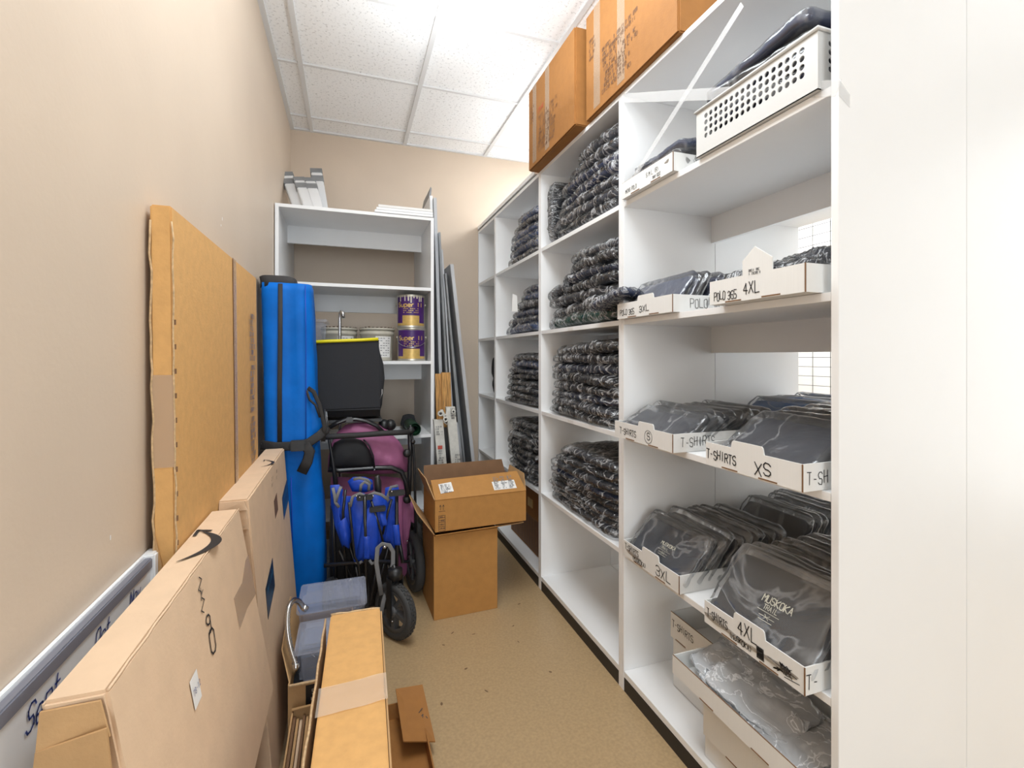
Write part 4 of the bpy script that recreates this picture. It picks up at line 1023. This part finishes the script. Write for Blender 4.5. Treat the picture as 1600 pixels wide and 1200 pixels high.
# crumpled near end flaps
mb = MB(); mb.prism([(-.317, .652, .810), (-.262, .648, .812), (-.250, .640, .775), (-.315, .640, .770)], (0, .003, .0)); mb.prism([(-.315, .640, .775), (-.25, .632, .79), (-.245, .636, .72), (-.32, .64, .72)], (0, .003, 0)); mb.build('end_flap', 'card', tA)
MB().tube([fA(.66+.027*k, .8165)+Vector((-.002+.0006*math.sin(k*2.1), 0, .0005*math.sin(k*1.3))) for k in range(26)], .0016, 6).build('worn_edge', 'card_pale', tA)
# B : second leaning carton with blue tape
tB = leaning_carton(-.262, -.190, 1.415, 2.155, .001, .818, .062, 'second flat pale carton leaning left, with blue and black tape labels')
def fB(y, z): return Vector((-.190-.062*(z/.818)+.0006, y, z))
def band(y0, y1, z, h, sl):
    s_ = MB().prism([fB(y0, z), fB(y1, z+sl), fB(y1, z+sl+h), fB(y0, z+h)], (.0006, 0, 0)).build('blue_black_tape', 'blue_tape', tB)
    vb_ = (fB(1, .8)-fB(1, .4)).normalized()
    scribble(2, fB(y0+.015, z+h*.62+.01)+Vector((.001, 0, 0)), (0, 1, sl/(y1-y0)), vb_, (y1-y0)*.80, .012, .042, .0014, 'cyan_print', s_, seed=int(z*100))
band(1.535, 1.685, .43, .09, .03); band(1.985, 2.154, .575, .085, .03)
for k in range(2): scribble(4, fB(1.78+.1*k, .775-.0*k)+Vector((.001, 0, 0)), (0, 1, 0), (0, 0, 1), .03, .010, .022, .002, 'print', tB, seed=33+k)
MB().prism([fB(1.80, .64), fB(1.87, .65), fB(1.87, .71), fB(1.80, .70)], (.0005, 0, 0)).build('printed_patch', 'print', tB)
swoosh(tB, (-.283, 1.86, .8195), (0, 1, 0), (-1, 0, 0), .11, .010, 'ink')
mb = MB(); mb.prism([(-.318, 1.410, .816), (-.262, 1.407, .816), (-.252, 1.405, .792), (-.318, 1.405, .792)], (0, .003, 0)); mb.prism([(-.262+.005, 1.408, .79), (-.31, 1.408, .79), (-.31, 1.408, .74), (-.25, 1.408, .74)], (0, .003, 0)); mb.build('end_flap', 'card_pale', tB)
# low open carton at the foot with containers
t = thing('open_carton', 'small open carton with a black printed side in the corner by the blue bag', 'box', (-.09, 1.70, 0))
mb = MB(); obox(mb, -.168, .015, 1.52, 1.92, .001, .235); mb.build('carton_body', 'card', t)
pr = MB().box(-.120, .014, 1.5185, 1.5195, .03, .225).build('black_print_panel', 'black', t)
scribble(3, (-.105, 1.5183, .205), (1, 0, 0), (0, 0, 1), .07, .007, .012, .0016, 'cream_print', pr, seed=6)
mb = MB(); ink_lines(mb, [[(.014*math.cos(a*math.pi/8), .014*math.sin(a*math.pi/8)) for a in range(17)], [(-.004, -.006), (-.004, .006), (.006, 0), (-.004, -.006)]], (-.075, 1.5183, .165), (1, 0, 0), (0, 0, 1), .005); mb.build('round_arrow_emblem', 'cream_print', pr)
scribble(4, (-.10, 1.5183, .135), (1, 0, 0), (0, 0, 1), .05, .006, .012, .0014, 'cream_print', pr, seed=7)
MB().prism([(-.166, 1.53, .235), (-.166, 1.90, .235), (-.205, 1.92, .31), (-.195, 1.60, .30)], (.003, 0, 0)).build('side_flap', 'card', t)
MB().prism([(-.165, 1.519, .235), (.012, 1.519, .235), (.008, 1.50, .246), (-.10, 1.498, .243), (-.163, 1.503, .240)], (0, 0, .003)).build('front_flap', 'card_edge', t)
MB().box(-.163, .010, 1.526, 1.914, .006, .19, bevel=.01).build('dark_cloth', 'black_cloth', None, 'dark cloth filling the small open carton', 'cloth')
# clear plastic containers: two stacked shoebox sized
def clear_box(x0, x1, y0, y1, z0, h, label, rotx):
    t = thing('storage_box', label, 'storage box', ((x0+x1)/2, (y0+y1)/2, z0), 'clear plastic boxes')
    mx = rot_about(((x0+x1)/2, y0, z0), 'X', rotx)
    mb = MB(); taper(mb, x0, x1, y0, y1, z0, z0+h*.86, .10)
    for v in mb.bm.verts: v.co = mx @ v.co
    mb.build('box_body', 'clear_plastic', t)
    mb = MB(); mb.box(x0-.006, x1+.006, y0-.006, y1+.006, z0+h*.86, z0+h, mx, bevel=.004); mb.build('lid', 'clear_plastic', t)
    mb = MB(); mb.box(x0+.018, x1-.018, y0+.018, y1-.018, z0+h*1.0, z0+h*1.02, mx, bevel=.001); mb.build('lid_recess', 'clear_plastic', t)
    return t
c1 = clear_box(-.150, .025, 1.56, 1.72, .195, .115, 'front clear plastic box holding metal hooks in the small open carton', 0)
c2 = clear_box(-.160, .055, 1.735, 1.91, .195, .155, 'taller rear clear plastic box by the foot of the blue bag', 0)
rnd = random.Random(5)
hk = MB()
for k in range(16):
    p = Vector((-.06+rnd.uniform(-.05, .05), 1.62+rnd.uniform(-.03, .05), .215+rnd.uniform(0, .07))); d = Vector((rnd.uniform(-1, 1), rnd.uniform(-1, 1), rnd.uniform(-.5, .5))).normalized()*.018
    hk.tube([p-d, p, p+d*.9+Vector((0, 0, .006))], .0013, 5)
hk.build('metal_hooks', 'chrome', None, 'loose small metal hooks inside the front clear plastic box', 'hooks', kind='stuff')
# flexible metal hose
pts = []
ctrl = [W(462, 1037, 1.56), W(455, 1015, 1.58), W(450, 990, 1.60), W(449, 965, 1.62), W(452, 947, 1.64), W(459, 938, 1.67), W(467, 940, 1.70), W(473, 948, 1.72)]
for i in range(len(ctrl)-1):
    p0 = ctrl[max(i-1, 0)]; p1 = ctrl[i]; p2 = ctrl[i+1]; p3 = ctrl[min(i+2, len(ctrl)-1)]
    for k in range(9):
        s = k/9; pts.append(.5*((2*p1)+(p2-p0)*s+(2*p0-5*p1+4*p2-p3)*s*s+(3*p1-p0-3*p2+p3)*s**3))
pts.append(ctrl[-1])
t = thing('flexible_hose', 'ribbed chrome flexible hose looped up beside the clear plastic boxes', 'hose', (pts[0].x, pts[0].y, .19))
MB().tube(pts, [.0066+(.0022 if i % 2 else 0) for i in range(len(pts))], 10).build('ribbed_hose', 'chrome', t)
MB().tube([pts[0]+Vector((.002, 0, -.026)), pts[0]+Vector((0, 0, .004))], .0115, 8).build('hex_nut', 'chrome', t)
MB().tube([pts[-1]+Vector((.012, .002, -.012)), pts[-1]], .0105, 8).build('hex_nut', 'chrome', t)
# lower carton with paper stock and torn flap
t = thing('open_carton', 'torn open carton packed with upright brown sheets at the bottom edge', 'box', (-.08, 1.3, 0))
mb = MB(); obox(mb, -.154, -.080, 1.10, 1.495, .001, .180); mb.build('carton_body', 'card', t)
MB().prism([(-.154, 1.494, .181), (-.082, 1.494, .182), (-.082, 1.478, .188), (-.154, 1.478, .186)], (0, 0, .003)).build('rear_flap', 'card', t)
mb = MB(); P = [(-.084, 1.33, .20), (-.084, 1.37, .215), (-.086, 1.42, .22), (-.090, 1.46, .222), (-.094, 1.475, .212), (-.088, 1.46, .182), (-.084, 1.33, .182)]
mb.prism(P, (.004, 0, 0)); mb.build('torn_flap', 'card_edge', t)
for k in range(6):
    x = -.1495+k*.0085
    MB().box(x, x+.0065, 1.12, 1.485, .006, .165-.006*(k % 3), bevel=.0008).build('card_sheet', ['card_dark', 'card', 'card_pale'][k % 3], None, 'upright brown sheet in the torn open carton, %s' % ['leftmost', 'second from the left', 'third from the left', 'third from the right', 'second from the right', 'rightmost'][k], 'sheet', 'upright sheets in the torn carton')
t2 = thing('paper_label_sheet', 'white printed label sheet standing in the torn open carton', 'paper', (-.025, 1.40, .006))
MB().prism([(-.098, 1.40, .010), (-.086, 1.47, .010), (-.086, 1.47, .178), (-.098, 1.40, .178)], (0, .0015, 0)).build('sheet', 'paper', t2)
write('TEO-8', (-.094, 1.4225, .172), (0, 0, -1), (.17, .985, 0), .011, .0016, 'ink', t2)
# long narrow carton in the foreground
LC = rot_about((.02, 1.40, 0), 'Z', -1.8)
t = thing('narrow_carton', 'long narrow orange-brown carton standing on edge in the foreground with tape', 'box', (.03, 1.1, 0))
mb = MB(); mb.box(-.045, .083, .55, 1.370, .001, .496, LC, bevel=.003); mb.build('carton_body', 'card_orange', t)
mb = MB(); mb.box(-.060, -.056, .56, 1.360, .02, .490, LC); mb.build('loose_side_panel', 'card', t)
mb = MB(); mb.box(.0845, .088, .56, 1.366, .02, .488, LC); mb.build('loose_side_panel', 'card', t)
mb = MB()
nx = 20; ny = 8; g = {}
for i in range(nx+1):
    for j in range(ny+1):
        x = -.049+(.137)*i/nx; y = .985+.085*j/ny+.012*i/nx; z = .4975+.0035*abs(noise.noise(Vector((x*20, y*55, 1))))
        g[i, j] = mb.bm.verts.new(LC @ Vector((x, y, z)))
for i in range(nx):
    for j in range(ny):
        f = mb.face([g[i, j], g[i+1, j], g[i+1, j+1], g[i, j+1]]); f.smooth = True
mb.build('clear_tape', 'tape_white', t)
MB().tube([LC @ Vector((-.045+.0213*k, 1.371+.002*math.sin(k*2), .4955+.002*math.sin(k*3))) for k in range(7)], .003, 6).build('torn_edge', 'card_edge', t)
MB().tube([LC @ Vector((-.058+.001*math.sin(k*1.7), .70+.033*k, .4905+.002*math.sin(k*2.3))) for k in range(21)], .0026, 6).build('torn_edge', 'card_edge', t)
# flap carton at bottom
t = thing('open_carton', 'low open carton with a marked flap on the floor at the bottom edge', 'box', (.18, 1.40, 0))
mb = MB(); obox(mb, .112, .225, 1.20, 1.60, .001, .055); mb.build('carton_body', 'card_brown', t)
a_, b_, c_, d_ = W(618, 1078, 1.60), W(660, 1071, 1.60), W(680, 1160, 1.42), W(630, 1160, 1.42)
MB().panel(a_, d_, c_, b_, .004).build('open_flap', 'card_brown', t)
mb = MB()
for k in range(1): ink_lines(mb, [[(0, .0), (.022, .02)], [(.004, -.01), (.022, .002), (.018, -.014)], [(.03, -.006), (.034, -.012)]], W(650, 1122, 1.50)+Vector((0, 0, .004)), (1, 0, 0), (0, .9, .43), .0022)
mb.build('marker_scrawl', 'ink', t)

# ================================================================= BLUE CANOPY BAG
t = thing('canopy_bag', 'tall royal blue zipped canopy bag with black straps leaning by the cartons', 'bag', (-.17, 2.35, 0))
def loft(secs, name, m, parent, n=40, wr=.006, seed=0, p=4):
    "stack of rounded-rectangle sections (cx, cy, z, hx, hy)"
    mb = MB(); rings = []
    for (cx, cy, z, hx, hy) in secs:
        ring = []
        for k in range(n):
            a = 2*math.pi*k/n; c_, s_ = math.cos(a), math.sin(a)
            r = (abs(c_)**p+abs(s_)**p)**(-1/p); q = Vector((cx+c_*r*hx, cy+s_*r*hy, z))
            w_ = noise.noise(Vector((q.x*22, q.y*22, q.z*2.2))+Vector((seed, 0, 0)))*wr+noise.noise(Vector((q.x*50, q.y*50, q.z*7)))*wr*.4
            q += Vector((c_, s_, 0))*w_; ring.append(mb.bm.verts.new(q))
        rings.append(ring)
    for A, B in zip(rings, rings[1:]):
        for k in range(n):
            f = mb.face([A[k], A[(k+1) % n], B[(k+1) % n], B[k]]); f.smooth = True
    mb.face(rings[0][::-1]); mb.face(rings[-1]); return mb.build(name, m, parent)
def lin(a, b, n): return [tuple(a[i]+(b[i]-a[i])*k/n for i in range(len(a))) for k in range(n+1)]
low = lin((-.178, 2.36, .004, .082, .085), (-.200, 2.34, .45, .092, .092), 10)+lin((-.202, 2.34, .48, .092, .092), (-.225, 2.33, .86, .090, .092), 10)
loft(low, 'lower_bag', 'blue', t, wr=.012, seed=3)
up = [(-.236, 2.32, .80, .085, .088), (-.236, 2.32, .805, .103, .103)]+lin((-.236, 2.32, .82, .105, .104), (-.2535, 2.31, 1.508, .099, .098), 22)
loft(up, 'upper_sleeve', 'blue', t, wr=.010, seed=8, p=6)
loft([(-.287, 2.295, 1.490, .070, .080), (-.285, 2.295, 1.515, .072, .082), (-.290, 2.295, 1.535, .070, .078), (-.292, 2.295, 1.540, .060, .07)], 'black_end_cap', 'webbing', t, wr=.002)
MB().tube([W(438, 443, 2.208), W(438, 520, 2.206), W(437, 600, 2.205), W(437, 705, 2.205)], .009, 8, flat=(0, 1, 0)).build('zip', 'webbing', t)
MB().tube([W(455, 746, 2.235), W(456, 800, 2.244), W(457, 860, 2.252), W(458, 920, 2.262)], .0022, 6).build('seam', 'blue_dark', t)
MB().tube([W(477, 446, 2.205), W(478, 520, 2.205), W(478, 600, 2.205), W(478, 690, 2.205)], .0018, 6).build('seam', 'blue_dark', t)
# pocket on the right side
MB().puff([W(px, py, 2.25) for px, py in ((478, 605), (487, 601), (496, 618), (503, 640), (505, 668), (498, 682), (486, 690), (478, 690))], .03, back=1, wr=.006, seed=5).build('side_pocket', 'blue', t)
MB().tube([W(481, 606, 2.215), W(490, 612, 2.213), W(499, 632, 2.213), (W(507, 665, 2.213)), W(505, 690, 2.213)], .009, 8, flat=(0, 1, 0)).build('pocket_flap_edge', 'webbing', t)
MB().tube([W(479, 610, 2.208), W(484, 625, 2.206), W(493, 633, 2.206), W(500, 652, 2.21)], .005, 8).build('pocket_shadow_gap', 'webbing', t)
# waist strap with buckle and tail
MB().tube([W(408, 695, 2.200), W(430, 698, 2.196), W(460, 697, 2.196), W(482, 692, 2.196), W(500, 680, 2.20), W(512, 668, 2.24)], .019, 8, flat=(0, 1, .0)).build('waist_strap', 'webbing', t)
MB().box(*(lambda a, b: (a.x, b.x, 2.180, 2.193, b.z, a.z))(W(454, 688, 2.19), W(477, 704, 2.19)), bevel=.003).build('buckle', 'black', t)
MB().tube([W(476, 694, 2.185), W(484, 706, 2.182), W(480, 722, 2.180), W(471, 739, 2.184)], .0215, 8, flat=(0, 1, 0)).build('strap_tail', 'webbing', t)

# ================================================================= PET STROLLER (plum) folded
t = thing('pet_stroller', 'folded plum and black pet stroller standing behind the blue wagon', 'stroller', (.15, 2.5, 0))
SY = 2.50
can_out = [(512, 738), (513, 715), (517, 695), (526, 676), (540, 664), (556, 660), (575, 660), (592, 663), (608, 674), (624, 690), (633, 706), (638, 722), (637, 737), (615, 740), (585, 741), (550, 740)]
MB().puff([W(a, b, SY) for a, b in can_out], .075, back=1.0, wr=.026, seed=2, rings=12).build('canopy', 'plum', t)
win = [(514, 731), (515, 708), (522, 692), (535, 685), (552, 684), (566, 688), (576, 698), (582, 712), (584, 730), (560, 731), (535, 731)]
MB().puff([W(a, b, SY-.066) for a, b in win], .030, back=.6, wr=.006, seed=6).build('mesh_window', 'mesh_cloth', t)
MB().tube([W(a, b, SY-.092) for a, b in ((568, 687), (577, 697), (583, 712), (585, 731))], .004, 8).build('window_piping', 'tube', t)
body = [(517, 745), (560, 746), (600, 744), (625, 747), (636, 760), (638, 800), (636, 850), (636, 895), (628, 905), (620, 860), (590, 850), (550, 850), (518, 850), (516, 800)]
MB().puff([W(a, b, SY+.03) for a, b in body], .055, back=1, wr=.016, seed=9, rings=9).build('body_fabric', 'plum', t)
MB().puff([W(a, b, SY-.02) for a, b in ((630, 782), (650, 784), (652, 800), (651, 818), (644, 816), (640, 808), (636, 850), (630, 850))], .02, back=1, wr=.01, seed=3).build('hanging_fabric', 'plum', t)
fr = MB(); fr.tube([W(a, b, SY-.105) for a, b in ((505, 683), (520, 682), (560, 680), (600, 677), (640, 675))], .0135, 12); fr.build('handle_bar', 'webbing', t)
MB().tube([W(a, b, SY-.05) for a, b in ((515, 668), (527, 661), (540, 656), (556, 655), (572, 658), (588, 665), (600, 676))], .010, 12).build('canopy_hoop', 'tube', t)
MB().tube([W(a, b, SY-.075) for a, b in ((513, 733), (530, 735), (560, 733), (590, 731), (612, 731), (627, 737), (634, 752), (637, 775))], .0125, 12).build('front_hoop', 'tube', t)
MB().tube([W(a, b, SY-.04) for a, b in ((640, 668), (641, 700), (640, 740), (638, 785))], .012, 10).build('side_strut', 'tube', t)
MB().tube([W(a, b, SY-.05) for a, b in ((641, 664), (646, 700), (648, 740), (649, 800), (651, 880))], .007, 10).build('side_strut', 'tube', t)
MB().tube([W(a, b, SY-.09) for a, b in ((507, 640), (513, 680), (520, 720), (524, 750), (528, 800))], [.006, .006, .009, .011, .010], 10).build('side_strut', 'tube', t)
for a, b, r in ((636, 708, .020), (636, 780, .020), (642, 672, .018), (645, 690, .012)):
    MB().lathe([(0, -.012), (r, -.012), (r, .010), (r*.6, .014), (0, .014)], Matrix.Translation(W(a, b, SY-.06)) @ Matrix.Rotation(math.radians(90), 4, 'X'), 16).build('joint', 'black', t)
MB().box(*(lambda p: (p.x-.016, p.x+.016, p.y-.02, p.y+.012, p.z-.012, p.z+.014))(W(546, 656, SY-.05)), bevel=.004).build('latch', 'hub', t)
for a, b in ((600, 664), (610, 664)):
    MB().puff([W(a+9*math.cos(q), b+9*math.sin(q), SY+.02) for q in [k*math.pi/8 for k in range(16)]], .03, back=1, wr=.002).build('grip_knob', 'black', t)
for a, b in ((585, 734), (636, 845)):
    MB().lathe([(0, 0), (.0045, 0), (.003, .004), (0, .005)], Matrix.Translation(W(a, b, SY-.088)) @ Matrix.Rotation(math.radians(90), 4, 'X'), 10).build('rivet', 'chrome', t)
def wheel(parent, c, R, wd, axis_deg, treads=True, tyre='rubber'):
    c = Vector(c); mx = Matrix.Translation(c) @ Matrix.Rotation(math.radians(axis_deg), 4, 'Z') @ Matrix.Rotation(math.radians(90), 4, 'Y')
    pr = [(R*.74, -wd*.40), (R*.86, -wd*.5), (R*.96, -wd*.42), (R, -wd*.2), (R, wd*.2), (R*.96, wd*.42), (R*.86, wd*.5), (R*.74, wd*.40), (R*.74, -wd*.40)]
    wobj = MB(); wobj.lathe(pr, mx, 40)
    if treads:
        for k in range(36):
            a = 2*math.pi*k/36
            for sg in (-1, 1):
                m2 = mx @ Matrix.Rotation(a+(.04*sg), 4, 'Z')
                wobj.box(R*.985, R*1.025, -R*.045, R*.045, sg*wd*.12-wd*.13, sg*wd*.12+wd*.13, m2)
    tw = wobj.build('wheel', tyre, parent)
    hb = MB(); hb.lathe([(R*.62, -wd*.30), (R*.76, -wd*.42), (R*.76, wd*.42), (R*.62, wd*.30), (R*.62, -wd*.30)], mx, 32)
    for k in range(5):
        m2 = mx @ Matrix.Rotation(2*math.pi*k/5, 4, 'Z'); hb.box(R*.12, R*.66, -R*.075, R*.075, -wd*.30, wd*.30, m2)
    hb.lathe([(0, -wd*.5), (R*.2, -wd*.5), (R*.2, wd*.5), (0, wd*.5)], mx, 20)
    hb.build('hub', 'hub', tw)
    return tw
wheel(t, (.315, 2.46, .150), .148, .045, 8, False); wheel(t, (-.10, 2.52, .10), .095, .035, 0, False)
wheel(t, (.345, 2.60, .150), .148, .040, 5, False)
MB().tube([(.235, 2.45, .30), (.26, 2.46, .15), (.30, 2.46, .15)], .010, 8).build('rear_axle', 'tube', t)
MB().tube([(-.10, 2.52, .10), (-.06, 2.52, .30), (-.05, 2.53, .55)], .010, 8).build('front_leg', 'tube', t)
# ================================================================= BLACK BAG WITH YELLOW TRIM
t = thing('black_bag', 'square black fabric bag with yellow top trim resting on the stroller', 'bag', (.01, 2.53, .9))
g0, g1, g2, g3 = W(474, 536, 2.45), W(594, 530, 2.45), W(596, 638, 2.45), W(494, 641, 2.45)
MB().prism([g0, W(592, 531, 2.45), W(600, 645, 2.45)*0+W(594, 640, 2.45), W(476, 643, 2.45)], (0, .20, 0)).build('bag_body', 'black_cloth', t)
MB().prism([W(478, 641, 2.448), W(594, 636, 2.448), W(594, 650, 2.47), W(512, 652, 2.47), W(478, 652, 2.47)], (0, .18, 0)).build('bag_base', 'black', t)
MB().tube([W(474, 535, 2.447), W(520, 533, 2.447), W(560, 531.5, 2.447), W(591, 530, 2.447)], .008, 8).build('yellow_trim', 'yellow', t)
MB().puff([W(a, b, 2.50) for a, b in ((590, 532), (594, 552), (599, 568), (601, 590), (599, 610), (597, 632), (593, 645), (586, 645), (586, 540))], .04, back=1, wr=.008, seed=4).build('side_pocket', 'black_cloth', t)
MB().tube([W(a, b, 2.452) for a, b in ((590, 610), (591, 617), (594, 623), (597, 615), (597, 608))], .0012, 6).build('white_cord', 'paper', t)
MB().tube([W(a, b, 2.44) for a, b in ((510, 643), (512, 660), (516, 690))], .002, 6).build('edge_cord', 'alu', t)
# bag rests on a stroller tray
MB().box(-.16, .16, 2.47, 2.66, .868, .884, bevel=.004).build('carry_tray', 'black', bpy.data.objects['pet_stroller'])

# ================================================================= BLUE FOLDED WAGON
t = thing('folding_wagon', 'folded royal blue utility wagon with grey trim and rugged wheels', 'wagon', (.05, 2.2, 0))
WY = 2.16
def lobe(pts, y, d, seed, m='blue_dark', name='fabric_panel', wr=.012): return MB().puff([W(a, b, y) for a, b in pts], d, back=.8, wr=wr, seed=seed, rings=8).build(name, m, t)
lobe([(547, 784), (553, 773), (568, 770), (577, 776), (578, 820), (577, 872), (564, 881), (553, 878), (550, 840)], WY, .028, 1)
lobe([(576, 776), (588, 770), (602, 774), (609, 790), (604, 830), (596, 862), (588, 878), (577, 874), (575, 820)], WY+.005, .028, 21)
lobe([(556, 878), (562, 830), (568, 800), (580, 790), (590, 800), (592, 840), (588, 876), (572, 872)], WY-.025, .025, 2)
lobe([(516, 758), (530, 757), (536, 765), (532, 800), (536, 830), (546, 850), (536, 858), (522, 820), (517, 790)], WY+.05, .028, 3)
lobe([(527, 818), (540, 808), (548, 830), (546, 858), (533, 850)], WY+.01, .022, 4)
lobe([(602, 762), (622, 757), (624, 768), (618, 800), (624, 820), (626, 850), (612, 860), (600, 840), (598, 810)], WY+.04, .028, 5)
lobe([(543, 752), (552, 745), (570, 745), (582, 750), (584, 765), (570, 770), (550, 768)], WY+.07, .03, 6)
lobe([(590, 795), (603, 800), (606, 820), (596, 822)], WY-.02, .02, 7)
lobe([(568, 838), (578, 838), (578, 874), (568, 874)], WY-.05, .014, 8, wr=.004, name='tube_sleeve')
lobe([(614, 820), (623, 820), (626, 852), (616, 852)], WY-.02, .014, 9, wr=.004, name='tube_sleeve')
lobe([(516, 790), (560, 800), (600, 800), (622, 800), (624, 860), (616, 925), (600, 945), (560, 950), (518, 945), (514, 860)], WY+.12, .03, 12, 'mesh_cloth', 'dark_inner_panel')
lobe([(521, 775), (548, 775), (552, 810), (548, 850), (534, 845), (524, 820)], WY+.06, .02, 13)
lobe([(588, 785), (612, 775), (616, 815), (610, 850), (598, 848), (590, 820)], WY+.04, .024, 14)
lobe([(575, 772), (600, 772), (604, 800), (598, 840), (586, 870), (578, 840)], WY+.0, .024, 15)
# grey trims
def trim(pts, y, r=.0065): return MB().tube([W(a, b, y) for a, b in pts], r, 8, flat=(0, 1, 0)).build('grey_trim', 'grey_web', t)
trim([(547, 792), (551, 776), (562, 771), (572, 776), (585, 770), (596, 773), (608, 782)], WY-.040)
trim([(520, 762), (523, 775), (524, 785), (530, 793)], WY+.01); trim([(533, 760), (528, 772), (524, 785)], WY+.01)
trim([(622, 759), (611, 761), (606, 775), (602, 795)], WY); trim([(552, 749), (562, 747), (574, 750), (580, 757)], WY+.03)
trim([(563, 768), (564, 758), (570, 753), (577, 757), (576, 767)], WY+.02)
trim([(556, 878), (560, 881), (566, 877)], WY-.03); trim([(577, 875), (581, 881), (588, 877)], WY-.03)
# tubes
def tb(pts, y, r=.006, m='tube', name='frame_tube'): return MB().tube([W(a, b, y) for a, b in pts], r, 8).build(name, m, t)
tb([(570, 775), (571, 838), (572, 940)], WY-.045, .0075); tb([(620, 770), (620, 850), (620, 925)], WY-.01, .0075)
tb([(580, 782), (592, 820), (600, 852)], WY-.035, .005); tb([(612, 780), (606, 800), (598, 835)], WY-.03, .005)
tb([(545, 785), (549, 820), (554, 870), (560, 880), (566, 935)], WY-.035, .005); tb([(540, 765), (536, 800), (538, 860), (545, 935)], WY+.03, .006)
tb([(520, 765), (522, 850), (526, 940)], WY+.05, .007); tb([(556, 885), (562, 915), (567, 945)], WY-.02, .005); tb([(590, 880), (584, 910), (578, 945)], WY+.0, .005)
tb([(530, 860), (548, 900), (560, 945)], WY+.04, .006); tb([(608, 850), (595, 900), (585, 945)], WY+.05, .006); tb([(540, 830), (560, 900), (575, 950)], WY+.06, .007); tb([(606, 880), (612, 905), (616, 925)], WY-.02, .009)
for a, b in ((570, 777), (620, 770), (590, 795)):
    MB().box(*(lambda p: (p.x-.034, p.x+.034, p.y-.012, p.y+.010, p.z-.012, p.z+.012))(W(a, b, WY-.035)), bevel=.004).build('corner_bracket', 'black', t)
for a, b, y in ((562, 777, 0), (583, 775, 0), (557, 775, 0), (612, 768, 0), (548, 905, 0), (521, 925, 0), (616, 926, -.03), (613, 971, -.09), (546, 907, 0)):
    MB().lathe([(0, 0), (.004, 0), (.003, .003), (0, .004)], Matrix.Translation(W(a, b, WY-.052+y)) @ Matrix.Rotation(math.radians(90), 4, 'X'), 10).build('rivet', 'chrome', t)
# handle: grey strap loop
MB().tube([W(a, b, WY-.07) for a, b in ((592, 975), (599, 940), (606, 915), (614, 880), (614, 862), (608, 852), (597, 850), (590, 856), (588, 880), (592, 905), (596, 930))], .0095, 8, flat=(.2, 1, 0)).build('strap_loop', 'grey_web', t)
MB().lathe([(0, 0), (.008, 0), (.006, .004), (0, .006)], Matrix.Translation(W(601, 855, WY-.085)) @ Matrix.Rotation(math.radians(90), 4, 'X'), 14).build('chrome_button', 'chrome', t)
MB().puff([W(a, b, WY+.02) for a, b in ((585, 745), (592, 742), (596, 752), (596, 772), (590, 776), (585, 765))], .015, back=1, wr=.002).build('release_knob', 'black', t)
# fork and wheels
wc = (.186, 2.06, .121)
wheel(t, wc, .115, .046, 35)
wheel(t, (-.06, 2.20, .115), .112, .044, 20); wheel(t, (.05, 2.30, .115), .112, .044, 10); wheel(t, (-.07, 2.36, .08), .078, .03, 10)
MB().box(-.035, .030, -.010, .028, .0, .016, Matrix.Translation((.186, 2.06, .250)), bevel=.004).build('caster_crown', 'black', t)
fk = MB(); R_ = Matrix.Rotation(math.radians(35), 4, 'Z')
for sg in (-1, 1): fk.box(sg*.032-.004, sg*.032+.004, -.014, .014, -.02, .140, Matrix.Translation((.186, 2.06, .121)) @ R_, bevel=.002)
fk.build('fork', 'black', t)
MB().lathe([(0, -.02), (.030, -.02), (.030, .02), (0, .025)], Matrix.Translation((.186, 2.06, .275)), 20).build('swivel_bearing', 'black', t)
MB().tube([(.186, 2.06, .29), (.18, 2.12, .30), (.10, 2.16, .30), (-.10, 2.18, .30)], .009, 8).build('lower_crossbar', 'tube', t)
